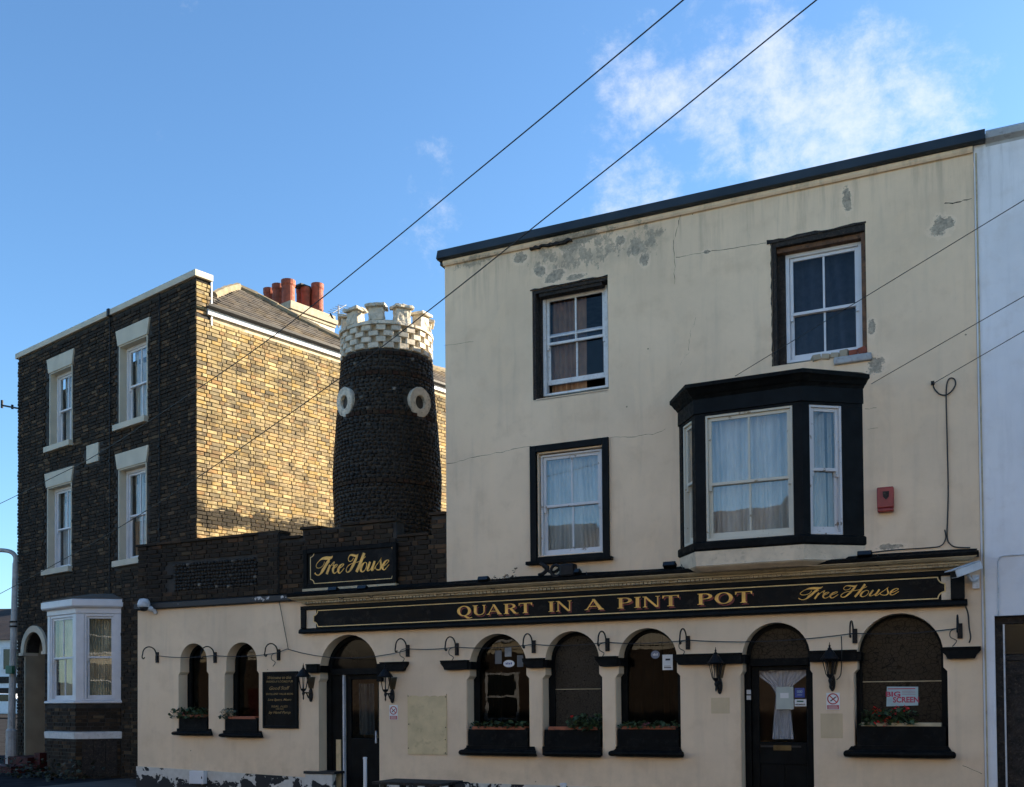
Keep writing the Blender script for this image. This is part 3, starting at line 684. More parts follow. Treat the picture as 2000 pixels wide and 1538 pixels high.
# sash windows -------------------------------------------------------------------
def ring(bb, x0, x1, z0, z1, w, y0, y1, wb=None, wt=None):
    wb = wb or w; wt = wt or w
    bb.box(x0, x0+w, y0, y1, z0, z1); bb.box(x1-w, x1, y0, y1, z0, z1)
    bb.box(x0+w, x1-w, y0, y1, z0, z0+wb); bb.box(x0+w, x1-w, y0, y1, z1-wt, z1)
def sash_window(parent, x0, x1, z0, z1, y, M=None, mat=None, bar=True, fw=.05, midz=None, raise_=0., pane=None, curtains=(), hbar=None, inv=True, sw=.045):
    mat = mat or M_WHITE; pane = pane or M_GLASS
    zm = midz if midz else (z0+z1)/2
    bb = MB(M); ring(bb, x0, x1, z0, z1, fw, y, y+.12, wb=.035); w = bb.build('window', mat, parent, bevel=.004, inv=inv)
    a0, a1 = x0+fw+.002, x1-fw-.002
    bb = MB(M); ring(bb, a0, a1, zm-.02, z1-fw-.001, sw, y+.03, y+.065, wb=.04)
    if bar: bb.box((a0+a1)/2-.013, (a0+a1)/2+.013, y+.032, y+.062, zm+.02, z1-fw-sw)
    if hbar: bb.box(a0+sw, a1-sw, y+.034, y+.06, hbar-.012, hbar+.012)
    for s_, xx in ((1, a0), (-1, a1)): bb.box(xx, xx+s_*.04, y+.032, y+.066, zm-.09, zm-.0201)     # the horns
    bb.build('sash', mat, w, bevel=.003)
    zlo = z0+.037+raise_
    bb = MB(M); ring(bb, a0, a1, zlo, zm+.018+raise_, sw, y+.068, y+.103, wb=.075, wt=.04)
    if bar: bb.box((a0+a1)/2-.013, (a0+a1)/2+.013, y+.07, y+.1, zlo+.075, zm-.022+raise_)
    bb.build('sash', mat, w, bevel=.003)
    halves = [(a0+sw, (a0+a1)/2-.013), ((a0+a1)/2+.013, a1-sw)] if bar else [(a0+sw, a1-sw)]
    for (p0, p1) in halves:
        bb = MB(M); bb.box(p0-.004, p1+.004, y+.045, y+.05, zm+.016, z1-fw-sw+.004); bb.build('pane', pane, w)
        bb = MB(M); bb.box(p0-.004, p1+.004, y+.083, y+.088, zlo+.071, zm-.018+raise_); bb.build('pane', pane, w)
    for (c0, c1, d0, d1, mt, waves, g) in curtains:
        xx0, xx1 = a0+(a1-a0)*c0, a0+(a1-a0)*c1; zz0, zz1 = z0+(z1-z0)*d0, z0+(z1-z0)*d1
        curtain_mb(xx0, xx1, zz0, zz1, y+.19, M, waves, .022, int(x0*100) & 255, g).build('curtain', mt, w, smooth=True)
    return w
def gath(k):
    return lambda u, t: u*(1-k*(1-t)**1.5)
# top floor, left: sash pushed up, brown curtain drawn half across
x0, x1, z0, z1 = rect(1061, 567, 1188, 766, .18)
x1 = min(x1, W2L[1]-.01)
sash_window(pub, x0, x1, z0+.0, z1, .17, mat=M_WHITE, midz=PZ(1125, 664, .2), raise_=.14, hbar=PZ(1125, 650, .2), pane=M_GLASSD, curtains=[(.02, .62, .0, .97, M_CURTAIN, 6, None)])
xi0, xi1, zi0, zi1 = W2L
b = MB(); b.box(xi0+.002, xi0+.05, .012, .30, zi0+.002, zi1-.002); b.box(xi0+.052, x0-.002, .15, .30, zi0+.002, zi1-.052); b.build('raw_jamb', M_RAWDARK, pub)
b = MB(); b.box(xi0+.052, xi1-.002, .01, .30, zi1-.05, zi1-.002); b.box(xi0+.1, xi1-.1, .03, .16, zi1-.10, zi1-.051); b.build('raw_lintel', M_RAWDARK, pub)
b = MB(); b.box(xi0+.052, xi1-.002, .0, .33, zi0-.02, zi0+.012); b.build('raw_sill', M_CREAM, pub)
b = MB(); ztop = zi1+.012
n = 16; up = [(xi0-.03+(xi1-xi0+.03)*i/n, ztop+random.uniform(-.004, .014)) for i in range(n+1)]
b.prism([(xi0-.03, zi1-.0)]+up+[(xi1, zi1-.0)], -.012, .0, 'y'); b.build('broken_edge', M_RAWDARK, pub)
# top floor, right: new sash in a raw opening, blind down
xi0, xi1, zi0, zi1 = W2R
x0, x1, z0, z1 = rect(1535, 485, 1685, 701, .16); x1 = min(x1, xi1-.05)
sash_window(pub, x0, x1, z0+.01, z1, .16, mat=M_WHITEN, midz=PZ(1612, 604, .18), pane=M_GLASSD, curtains=[(.0, 1., .0, 1., M_NAVY, 3, None)])
b = MB(); b.box(xi0+.002, xi0+.055, .012, .30, zi0+.002, zi1-.002); b.box(xi0+.057, x0-.003, .14, .30, zi0+.002, zi1-.09); b.build('raw_jamb', M_RAWDARK, pub)
b = MB(); b.box(x1+.004, xi1-.002, .03, .30, zi0+.002, zi1-.1); b.build('timber_lining', M_RAWWOOD, pub)
b = MB(); b.box(xi0+.06, xi1-.002, .06, .30, z1+.004, zi1-.095); b.build('timber_lining', M_RAWWOOD, pub)
b = MB(); b.box(xi0+.057, xi1-.002, .0, .30, zi1-.09, zi1-.002); b.build('raw_lintel', M_RAWDARK, pub)
b = MB()
up = [(xi0-.06+(xi1-xi0+.07)*i/16, zi1+.012+random.uniform(-.008, .018)) for i in range(17)]
b.prism([(xi0-.06, zi1-.03)]+up+[(xi1+.01, zi1-.0)], -.014, .0, 'y')
lf = [(xi0-.004-random.uniform(0, .014), zi0+(zi1-zi0)*i/46) for i in range(47)]
b.prism([(xi0, zi0)]+[(xi0, zi1-.03)]+lf[::-1], -.010, .0, 'y'); b.build('broken_edge', M_RAWDARK, pub)
for k in range(6):
    b = MB(); xa = x0+(xi1-x0)*(.34+.11*k); zz = zi0+.0
    b.box(-.055, .055, -.03, .1, -.03, .035+random.uniform(0, .03), Matrix.Translation((xa+.06, 0, zz+.02)) @ Matrix.Rotation(random.uniform(-.3, .3), 4, 'Y') @ Matrix.Rotation(random.uniform(-.4, .4), 4, 'Z'))
    b.build('rubble', M_TANST if k < 4 else M_TERRA, pub, bevel=.012)
b = MB(); b.box(xi1-.42, xi1+.06, -.05, .02, zi0-.11, zi0-.008); b.build('cement_lump', M_GREYMETAL, pub, bevel=.02)
# first floor, left: black surround, net curtains
xo0, xo1, zo0, zo1 = rect(1037, 864, 1191, 1093)
x0, x1, z0, z1 = W1
b = MB(); ring(b, xo0, xo1, zo0, zo1, .10, -.045, -.001, wb=.06, wt=.10); ring(b, xo0+.02, xo1-.02, zo0+.02, zo1-.02, .10, .0, .05, wb=.06, wt=.09)
fr = b.build('window_surround', M_BLACK, pub, bevel=.008)
b = MB(); b.box(xo0-.05, xo1+.05, -.12, .0, zo0-.055, zo0-.002); b.build('sill', M_BLACKW, pub, bevel=.01)
x0, x1, z0, z1 = rect(1056, 883, 1176, 1085, .04)
sash_window(pub, x0, x1, z0, z1, .05, mat=M_OLDWHITE, fw=.03, midz=PZ(1118, 985, .07), pane=M_GLASSB, curtains=[(.0, .62, .02, 1, M_NET, 7, None), (.45, 1., .02, 1, M_NET, 6, lambda u, t: 1-(1-u)*(1-.3*(1-t)**1.3))])
# the bay
PB = .5
bx = [(PX(1327, 900), 0.), (PX(1358, 900, -PB), -PB), (PX(1567, 900, -PB), -PB), (PX(1686, 900), 0.)]
def off(poly, d):
    # offset the canted outline outwards
    out = []
    n = len(poly)
    for i, p in enumerate(poly):
        ns = []
        for (a, c) in ((i-1, i), (i, i+1)):
            if 0 <= a and c < n:
                e = Vector((poly[c][0]-poly[a][0], poly[c][1]-poly[a][1])).normalized(); ns.append(Vector((e.y, -e.x)))
        nn = sum(ns, Vector((0, 0))).normalized(); q = Vector(p)+nn*(d/max(.3, nn.dot(ns[0])))
        out.append((q.x, min(q.y, 0.) if i in (0, n-1) else q.y))
    if d: # ends run back along the wall
        for i, j in ((0, 1), (-1, -2)):
            a, c = Vector(out[j]), Vector(out[i]); 
            out[i] = (c.x, 0.)
    return out
def canted(bb, base, levels):
    # stacked outlines: (offset, z)
    n = len(base); vs = []
    for d, z in levels: vs += [(x, y, z) for x, y in off(base, d)]
    fs = []
    m_ = len(levels)
    for l in range(m_-1):
        for i in range(n-1): fs.append((l*n+i, l*n+i+1, (l+1)*n+i+1, (l+1)*n+i))
        fs.append(((l+1)*n, l*n, l*n+n-1, (l+1)*n+n-1))
    fs += [tuple(range(n-1, -1, -1)), tuple((m_-1)*n+i for i in range(n))]
    return bb.add(vs, fs)
bz = lambda px, py: PZ(px, py, -PB)
zA0, zA1 = bz(1380, 1108), bz(1380, 1077); zS1 = bz(1380, 1058); zH = bz(1460, 802); zK0 = bz(1460, 768); zK1 = bz(1460, 742)
bay = canted(MB(), bx, [(-.10, zA0-.05), (.0, zA0), (.02, zA0+.02), (.005, zA0+.03), (.02, zA1)]).build('bay_window', M_CREAM_TRIM, pub)
canted(MB(), bx, [(.02, zA1+.002), (.05, zA1+.02), (.05, zS1-.02), (.01, zS1)]).build('bay_sill', M_BLACKW, bay, bevel=.006)
canted(MB(), bx, [(.0, zH), (.0, zH+.03), (.025, zH+.035), (.02, zK0)]).build('bay_head', M_BLACK, bay)
canted(MB(), bx, [(.03, zK0+.001), (.06, zK0+.04), (.08, zK0+.05), (.13, zK1-.07), (.165, zK1-.05), (.165, zK1), (-.0, zK1+.04)]).build('bay_cornice', M_BLACKW, bay)
def seg_M(a, c):
    a, c = Vector((*a, 0)), Vector((*c, 0)); e = (c-a).normalized()
    return Matrix(((e.x, -e.y, 0, a.x), (e.y, e.x, 0, a.y), (0, 0, 1, 0), (0, 0, 0, 1))), (c-a).length
wins = []
M0, l0 = seg_M(bx[0], bx[1]); M1, l1 = seg_M(bx[1], bx[2]); M2, l2 = seg_M(bx[2], bx[3])
fx0 = PX(1378, 930, -PB)-bx[1][0]; fx1 = PX(1549, 930, -PB)-bx[1][0]
for MM, spans in ((M0, [(0, .19*l0), (.80*l0, l0)]), (M1, [(0, fx0-.003), (fx1+.003, l1)]), (M2, [(0, .105), (.52*l2+.12, l2)])):
    for a, c in spans: post = MB(); post.box(a, c, .0 if MM is not M1 else -.001, .10, zS1+.001, zH-.001, MM); post.build('bay_post', M_BLACK, bay)
zw0 = zS1+.003
def cur(c): return c
sash_window(pub, fx0, fx1, zw0, zH-.002, .012, M1, M_CREAMSASH, midz=bz(1465, 938), pane=M_GLASSB, fw=.03, curtains=[(0, .5, 0, 1, M_NET, 5, None), (.55, 1, 0, 1, M_NET, 5, None), (.2, .75, 0, 1, M_NET, 6, None)])
sash_window(pub, .108, .52*l2+.117, zw0+.005, zH-.004, .012, M2, M_OLDWHITE, bar=False, fw=.03, midz=bz(1460, 925), pane=M_GLASSB, curtains=[(0, .72, 0, 1, M_NET, 5, None), (.8, 1, .0, 1, M_NET, 2, None)])
sash_window(pub, .20*l0, .79*l0, zw0+.005, zH-.004, .012, M0, M_CREAMSASH, bar=False, fw=.03, midz=bz(1460, 925), pane=M_GLASSB, curtains=[(0, 1, 0, 1, M_NET, 3, None)])
b = MB(); b.prism([(bx[0][0]+.06, -.02), (bx[1][0]+.05, -PB+.06), (bx[2][0]-.05, -PB+.06), (bx[3][0]-.06, -.02)], zH+.002, zH+.02, 'z'); b.build('bay_ceiling', M_ROOM, bay)

# doors ------------------------------------------------------------------------
def door_case(k, fw):
    x0, x1, z0, zs, fl, zf = arches[k]; e = .003
    o_ = arch_pts(x0+e, x1-e, -.1, zs, fl, zf); i_ = arch_pts(x0+fw, x1-fw, -.09, zs)
    return x0+fw, x1-fw, zs, holed_wall('door_frame', o_, [i_], REV, REV+.1, M_BLACK, pub)
a0, a1, zs, fr = door_case('d2', .06)
zt = PZ(1525, 1286, REV)
b = MB(); b.box(a0, a1, REV-.02, REV+.1, zt-.1, zt); b.build('transom', M_BLACKW, fr)
b = MB(); b.prism(arch_pts(a0-.01, a1+.01, zt-.02, zs), REV+.04, REV+.05, 'y'); b.build('fanlight_pane', M_CRACKLE, fr)
zd = zt-.103
b = MB(); gx0, gx1, gz0, gz1 = a0+.10, a1-.08, PZ(1525, 1450, REV+.05), zd-.03
b.box(a0+.004, a0+.104, REV+.045, REV+.09, .02, zd); b.box(a1-.04, a1-.004, REV+.045, REV+.09, .02, zd); b.box(a0+.104, a1-.04, REV+.045, REV+.09, .02, .22); b.box(a0+.104, a1-.04, REV+.045, REV+.09, zd-.06, zd); b.box(a0+.104, a1-.04, REV+.046, REV+.089, gz0-.3, gz0)
b.box(a0+.104, a1-.04, REV+.06, REV+.085, .22, gz0-.3); b.box((a0+a1)/2-.05, (a0+a1)/2+.05, REV+.048, REV+.088, .22, gz0-.3); dr = b.build('door', M_BLACK, pub, bevel=.006)
b = MB(); b.box(a0+.104, a1-.04, REV+.062, REV+.068, gz0, zd-.06); b.build('pane', glass_mat('door_glass', (.92, .92, .92), .9), dr)
zl = PZ(1528, 1461, REV+.04); xl = PX(1528, 1461, REV+.04)
b = MB(); b.box(xl-.12, xl+.12, REV+.032, REV+.044, zl-.035, zl+.035); b.box(xl-.1, xl+.1, REV+.028, REV+.0318, zl-.018, zl+.018); b.build('letter_box', M_BRASS, dr, bevel=.004)
b = MB(); b.box(a0+.12, a1-.12, REV+.035, REV+.0445, gz0-.07, gz0-.045); b.build('weather_moulding', M_LEDGE, dr)
cxm = PX(1525, 1380, REV+.1)
def tie(u, t):     # gathered at a waist, spreading to the rail above and a little below
    w = .95*max(0, (t-.70)/.30)**.9+.20 if t > .70 else .20+.24*(.70-t)
    return .5+(u-.5)*w
curtain_mb(cxm-.38, cxm+.42, PZ(1525, 1444, REV+.12), PZ(1525, 1303, REV+.12), REV+.12, None, 8, .012, 3, tie).build('curtain', M_LACE, dr, smooth=True)
for py in (1352, 1363):
    q = P(1462.5, py, REV-.012); b = MB(); b.box(q.x-.028, q.x+.028, REV-.022, REV-.001, q.z-.03, q.z+.03); b.box(q.x-.008, q.x+.008, REV-.027, REV-.023, q.z-.008, q.z+.008); b.build('lock', M_CAMERA, dr)
a0, a1, zs, fr = door_case('d1', .07)
zt = PZ(690, 1306, REV)
b = MB(); b.box(a0, a1, REV-.02, REV+.1, zt-.10, zt); b.build('transom', M_BLACK, fr)
b = MB(); b.prism(arch_pts(a0-.01, a1+.01, zt-.02, zs), REV+.04, REV+.05, 'y'); b.build('fanlight_pane', M_PUBGLASS, fr)
xe = PX(674, 1430, REV+.03)
b = MB(); b.box(a0+.004, xe-.03, REV+.02, REV+.07, .02, zt-.103); d_ = b.build('door', M_BLACK, pub)
b = MB(); b.box(xe-.026, xe+.0, REV+.0, REV+.06, .02, zt-.105); b.build('edge_strip', M_CAMERA, d_)
b = MB(); q = PX(661, 1490, REV-.02); b.box(q-.045, q+.045, REV-.02, REV-.002, -.1, PZ(661, 1445, REV-.02)); b.build('repair_board', M_PATCH, d_)
b = MB(); g0, g1 = PX(690, 1400, REV+.06), PX(728, 1400, REV+.06); gzb, gzt = PZ(706, 1442, REV+.06), PZ(706, 1335, REV+.06)
ring(b, xe+.004, a1-.004, .02, zt-.103, .1, REV+.06, REV+.11, wb=gzb-.02, wt=.08); d_ = b.build('door', M_BLACK, pub, bevel=.006)
b = MB(); b.box(xe+.1, a1-.1, REV+.08, REV+.086, gzb-.0, zt-.17); b.build('pane', M_GLASS, d_)
curtain_mb(xe+.2, a1-.25, gzb+.05, zt-.25, REV+.16, None, 4, .02, 5).build('curtain', plain('dim_grey_curtain', (.06, .058, .055), .9, .2, 8, 0), d_, smooth=True)
q = P(735, 1440, REV+.05); b = MB(); b.box(q.x-.012, q.x+.012, REV+.03, REV+.058, q.z-.1, q.z+.1); b.build('pull_handle', M_CAMERA, d_)
b = MB(); b.box(ax('d1')[0]-.02, ax('d1')[1]+.02, -.15, .5, -.11, .01); b.box(ax('d2')[0]-.02, ax('d2')[1]+.02, -.1, .5, -.11, .012); b.build('doorstep', M_KERB, pub)

# ================================================================== bricks
def lay(x0, x1, z0, z1, skip, ls=.222, lh=.106, j=.011, ch=.0785, rs=0):
    rg = random.Random(rs); out = []; row = 0; z = z0
    while z+ch-j <= z1+1e-6:
        x = x0-(.167 if row % 2 else 0); k = row % 2
        if row % 2 and rg.random() < .5: x -= .05
        while x < x1:
            ln = ls if k % 2 == 0 else lh
            a, c = max(x, x0), min(x+ln, x1)
            if c-a > .04 and not skip(a, c, z, z+ch-j): out.append((a, c, z, z+ch-j, 's' if c-a > ls-.001 else 'h' if abs(c-a-lh) < .001 else 'c'))
            x += ln+j; k += 1
        z += ch; row += 1
    return out
def brick_verts(w, h, d=.012, e=.004, rg=None):
    w2, h2 = w/2, h/2; q = (lambda: rg.uniform(-.003, .003)) if rg else (lambda: 0)
    dd = d+(rg.uniform(-.009, .008) if rg else 0)
    return [(-w2, .02, -h2), (w2, .02, -h2), (w2, .02, h2), (-w2, .02, h2), (-w2+e+q(), -dd+q()*.6, -h2+e+q()), (w2-e+q(), -dd+q()*.6, -h2+e+q()), (w2-e+q(), -dd+q()*.6, h2-e+q()), (-w2+e+q(), -dd+q()*.6, h2-e+q())]
BF = [(4, 5, 6, 7), (0, 1, 5, 4), (1, 2, 6, 5), (2, 3, 7, 6), (3, 0, 4, 7)]
BRICK_ME = {}
def single_brick(kind, w, h, mat):
    key = (kind, mat.name)
    if key not in BRICK_ME:
        rg = random.Random(len(BRICK_ME)); mb = MB(); mb.add(brick_verts(w, h, .013, .005, rg), BF); me = mb.mesh('brick'); me.materials.append(mat); BRICK_ME[key] = me
    return BRICK_ME[key]
def make_bricks(parent, lots, limit=300, seed=1):
    # lots: list of (bricks, matrix of the wall face in the parent's axes, material, may_be_single(px,py)->bool, parent world matrix)
    rg = random.Random(seed); cand = []
    for li, (bricks, Mx, mat, ok, PM) in enumerate(lots):
        for bi, (a, c, z0, z1, kd) in enumerate(bricks):
            if kd == 'c' or ok is None: continue
            ctr = Mx @ Vector(((a+c)/2, 0, (z0+z1)/2)); pw = PM @ ctr; px = proj(pw)
            if ok(*px):
                p2 = proj(PM @ (Mx @ Vector((c, 0, z1)))); ar = abs(p2[0]-px[0])*abs((p2[1]-px[1]))
                p3 = proj(PM @ (Mx @ Vector((a, 0, z1)))); wx = abs(p2[0]-p3[0]); hz = abs(proj(PM @ (Mx @ Vector((a, 0, z0))))[1]-p3[1])
                cand.append((-wx*hz, li, bi))
    cand.sort(); pick = set((li, bi) for _, li, bi in cand[:limit])
    bulk = {}
    for li, (bricks, Mx, mat, ok, PM) in enumerate(lots):
        for bi, (a, c, z0, z1, kd) in enumerate(bricks):
            T = Mx @ Matrix.Translation(((a+c)/2, 0, (z0+z1)/2)) @ Matrix.Rotation(rg.uniform(-.008, .008), 4, 'Y')
            if (li, bi) in pick:
                o = bpy.data.objects.new('brick', single_brick(kd, c-a, z1-z0, mat)); COL.objects.link(o); o.parent = parent
                T = T @ Matrix.Translation((0, rg.uniform(-.005, .004), 0)) @ Matrix.Rotation(rg.uniform(-.02, .02), 4, 'Z') @ Matrix.Rotation(rg.uniform(-.03, .03), 4, 'X')
                o.matrix_local = T if parent.get('local') else T
                if not parent.get('local'): o.matrix_parent_inverse = Matrix.Translation(-parent.location); o.matrix_basis = T
            else:
                mb = bulk.setdefault(mat.name, (MB(), mat))[0]; mb.tint = rg.random()+.0001; mb.add(brick_verts(c-a, z1-z0, .010, .004, rg), BF, T)
    for nm, (mb, mat) in bulk.items():
        o = mb.build('brickwork', mat, parent); o['kind'] = 'stuff'

# ================================================================== parapet of the low wing
par = thing('parapet_wall', 'sooty brick parapet with flint panel and stepped battlements above the low cream wing', 'wall', (-11, .1, ZE))
zt_ = 4.47; pz0 = ZE+.075
px0, px1 = XL+.0, XM-.004
g1a, g1b = PX(547, 1040), PX(590, 1040); g2a, g2b = PX(773, 1030), PX(842, 1030)
gl1, gl2 = zt_-.13, zt_-.27
outl = [(px0, pz0), (px1, pz0), (px1, zt_+.03), (g2b, zt_+.03), (g2b, gl2), (g2a, gl2), (g2a, zt_), (g1b, zt_), (g1b, gl1), (g1a, gl1), (g1a, zt_-.0), (px0, zt_-.02)]
b = MB(); b.prism(outl, .02, .25, 'y'); b.build('core', M_MORTAR_DARK, par)
fp = rect(338, 1092, 505, 1150)
def pskip(a, c, z0, z1):
    top = zt_+.03 if a > g2b-.02 else gl2 if (c > g2a+.01 and a < g2b-.01) else gl1 if (c > g1a+.01 and a < g1b-.01) else zt_-.01
    if z1 > top+.004: return True
    if c > fp[0] and a < fp[1] and z1 > fp[2] and z0 < fp[3]: return True
    return False
pb = lay(px0, px1, pz0+.008, zt_+.1, pskip, rs=3)
pi0, pi1 = PX(507, 1100), PX(546, 1100); pier = MB(); pier.box(pi0, pi1, -.04, .019, pz0, zt_-.012); pier.build('pier', M_MORTAR_DARK, par)
pbk = lay(pi0, pi1, pz0+.008, zt_-.01, lambda *q: False, rs=15)
make_bricks(par, [(pbk, Matrix.Translation((0, -.046, 0)), M_BRICK_PARAPET, lambda x, y: True, Matrix.Identity(4)), (pb, Matrix.Translation((0, .012, 0)), M_BRICK_PARAPET, lambda x, y: y < 1150 and not (596 < x < 782 and y > 1062), Matrix.Identity(4))], 300, 5)
rg = random.Random(11); st = MB()
def stone(mb, w, h, T, rg, d=.03):
    j = lambda s_: rg.uniform(-s_, s_)
    vs = []
    for sc, y in ((1, .012), (.86, -d*.55), (.45, -d)):
        for (sx, sz) in ((-1, -1), (1, -1), (1, 1), (-1, 1)): vs.append((sx*w/2*sc*(.86 if sc == 1 else .9)+j(w*.05), y+j(d*.15), sz*h/2*sc*(.86 if sc == 1 else .9)+j(h*.05)))
    fs = [(8, 9, 10, 11)]
    for l in (0, 4):
        for i in range(4): fs.append((l+i, l+(i+1) % 4, l+4+(i+1) % 4, l+4+i))
    mb.add(vs, fs, T)
z = fp[2]+.03
while z < fp[3]-.02:
    x = fp[0]+.03+rg.uniform(0, .04)
    while x < fp[1]-.03:
        w = rg.uniform(.05, .085); st.tint = rg.random()+.001
        stone(st, w, .062, Matrix.Translation((x, .012, z+rg.uniform(-.006, .006))) @ Matrix.Rotation(rg.uniform(-.3, .3), 4, 'Y'), rg, .025); x += w+.004
    z += .062
o = st.build('flint_panel', M_FLINT, par, smooth=True); o['kind'] = 'stuff'
def slab(x0, x1, z): 
    bb = MB(); bb.box(x0, x1, -.03, .28, z, z+.045); bb.build('coping_slab', M_BRICK_PARAPET, par, bevel=.006)
x = px0-.02
while x < g1a-.1:
    w = min(random.uniform(.45, .6), g1a+.02-x); slab(x, x+w-.006, zt_-.01-.02*(1-(x-px0)/3)); x += w
slab(g1a+.03, g1b-.03, gl1+.002); x = g1b-.03
while x < g2a-.15:
    w = min(random.uniform(.34, .42), g2a+.02-x); 
    if random.random() < .75 or w < .3: slab(x, x+w-.008, zt_+.002)
    x += w
slab(g2a+.04, g2b-.04, gl2+.002); slab(g2b-.03, px1-.002, zt_+.033)

# ================================================================== the round tower
TY = 1.8; tq = P(757, 1000, TY); TX = tq.x
tow = thing('tower', 'barrel-shaped black flint tower with white crown and two round white eye rings', 'tower', (TX, TY, 3.3), local=True)
def tz(py): return PZ(757, py, TY-.5)-3.3
sc_ = 18.45/F
prof = [(4.0-3.3-.6, .90), (tz(1010), .475*204*sc_/.95*1.0), (tz(920), 105*sc_), (tz(850), 100.5*sc_), (tz(760), 93*sc_), (tz(690), 88*sc_)]
def tr(z):
    for (a, ra), (c, rc) in zip(prof, prof[1:]):
        if z <= c: t = max(0, (z-a)/(c-a)); t = t*t*(3-2*t) if False else t; return ra+(rc-ra)*t
    return prof[-1][1]
ztop = tz(688)
camdir = math.atan2(-D-TY, 0-TX)          # from the tower towards the camera
core = MB(); core.lathe([(tr(z)-.012, z) for z in [i*ztop/24 for i in range(25)]], 48); core.build('core', M_MORTAR_TOWER, tow, smooth=True)
RH = .071; stones = []; bandz = [tz(738), tz(812), tz(950), ztop-.05]
z = .25; rg = random.Random(21); tb = []
eyes = [(camdir-R(56), tz(785)), (camdir+R(40), tz(787))]
ER = .245
while z < ztop-.02:
    r = tr(z); isb = any(abs(z-bz_) < RH/2 for bz_ in bandz); a = rg.uniform(0, .2); end = a+2*math.pi-.02
    while a < end:
        w = (.105 if isb else rg.uniform(.05, .118))
        da = (w+.010)/r; am = a+da/2
        near_eye = any(math.hypot(((am-ea+math.pi) % (2*math.pi)-math.pi)*r, z-ez) < ER+.03 for ea, ez in eyes)
        if not near_eye and a+da < end+.05: (tb if isb else stones).append((am, z, r, w))
        a += da
    z += RH
def cyl_T(am, z, r): return Matrix.Translation((r*math.cos(am), r*math.sin(am), z)) @ Matrix.Rotation(am+math.pi/2, 4, 'Z')
# a part's own face looks along its local -y: turn it outwards
def out_T(am, z, r):
    slope = (tr(z+.04)-tr(z-.04))/.08
    return Matrix.Translation((r*math.cos(am), r*math.sin(am), z)) @ Matrix.Rotation(am+math.pi/2, 4, 'Z') @ Matrix.Rotation(math.atan(slope)*-1, 4, 'X')
def facing(s_): return math.cos(s_[0]-camdir)
vis = sorted([s_ for s_ in stones if facing(s_) > .25 and s_[1] > tz(1015)], key=lambda s_: -s_[3]*facing(s_))[:300]
vis = set(vis); sv = []
for k in range(8):
    mb = MB(); stone(mb, .96, RH*random.Random(k).uniform(.74, .98), Matrix.Identity(4), random.Random(k+50), .02); me = mb.mesh('stone', True); me.materials.append(M_FLINT); sv.append(me)
bulk = MB()
for s_ in stones:
    T = out_T(s_[0], s_[1]+rg.uniform(-.009, .009), s_[2]) @ Matrix.Rotation(rg.uniform(-.25, .25), 4, 'Y') @ Matrix.Rotation(rg.uniform(-.15, .15), 4, 'X')
    if s_ in vis:
        o = bpy.data.objects.new('stone', rg.choice(sv)); COL.objects.link(o); o.parent = tow; o.matrix_basis = T @ Matrix.Diagonal((s_[3], 1, 1, 1))
    else:
        bulk.tint = rg.random()+.001; stone(bulk, s_[3]*.96, RH*rg.uniform(.72, .98), T, rg, .02)
o = bulk.build('flint_facing', M_FLINT, tow, smooth=True); o['kind'] = 'stuff'
for s_ in tb:
    if facing(s_) > -.2:
        o = bpy.data.objects.new('brick', single_brick('h', .105, .07, M_TOWERBRICK)); COL.objects.link(o); o.parent = tow; o.matrix_basis = out_T(*s_[:3])
TEX = bpy.data.textures.new('crumble', 'CLOUDS'); TEX.noise_scale = .09; TEX.noise_depth = 3
def crumble(o, lv=3, st_=.035):
    m_ = o.modifiers.new('sub', 'SUBSURF'); m_.subdivision_type = 'SIMPLE'; m_.levels = lv; m_.render_levels = lv
    d_ = o.modifiers.new('rough', 'DISPLACE'); d_.texture = TEX; d_.strength = st_; d_.mid_level = .5; d_.texture_coords = 'GLOBAL'
    return o
for ea, ez in eyes:
    T = out_T(ea, ez, tr(ez)-.0)
    mb = MB(T); n = 36; vs = []
    rings_ = [(.235, .06), (.248, -.02), (.24, -.034), (.125, -.036), (.112, -.03), (.105, .08)]
    for (rr, y) in rings_:
        for k in range(n): an = 2*math.pi*k/n; vs.append((rr*math.cos(an)*(1+.012*math.sin(3*an)), y, rr*1.06*math.sin(an)))
    fs = [(l*n+k, l*n+(k+1) % n, (l+1)*n+(k+1) % n, (l+1)*n+k) for l in range(len(rings_)-1) for k in range(n)]
    mb.add(vs, fs); er = crumble(mb.build('eye_ring', M_CROWN, tow, smooth=False, inv=False), 1, .02)
    mb = MB(T); mb.prism([(.12*math.cos(2*math.pi*k/20), .125*math.sin(2*math.pi*k/20)) for k in range(20)], .03, .06, 'y'); mb.build('eye_hole', M_INK, er, inv=False)
CR = 90.5*sc_; cz0 = ztop; chh = (tz(640)-ztop)/4.2
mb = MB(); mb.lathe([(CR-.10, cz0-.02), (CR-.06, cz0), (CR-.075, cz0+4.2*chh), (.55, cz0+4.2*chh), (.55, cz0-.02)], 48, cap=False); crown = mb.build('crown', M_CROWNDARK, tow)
NB = 38
mb = MB(); mb.add([(-.5, .05, -chh*.5), (.5, .05, -chh*.5), (.5, .05, chh*.5), (-.5, .05, chh*.5), (-.5, -.025, -chh*.48), (.5, -.03, -chh*.48), (.5, -.028, chh*.48), (-.5, -.025, chh*.48), (-.44, -.045, -chh*.40), (.44, -.047, -chh*.42), (.45, -.045, chh*.40), (-.44, -.042, chh*.42)], [(0, 1, 5, 4), (1, 2, 6, 5), (2, 3, 7, 6), (3, 0, 4, 7), (4, 5, 9, 8), (5, 6, 10, 9), (6, 7, 11, 10), (7, 4, 8, 11), (8, 9, 10, 11)]); bme = mb.mesh('block'); bme.materials.append(M_CROWN)
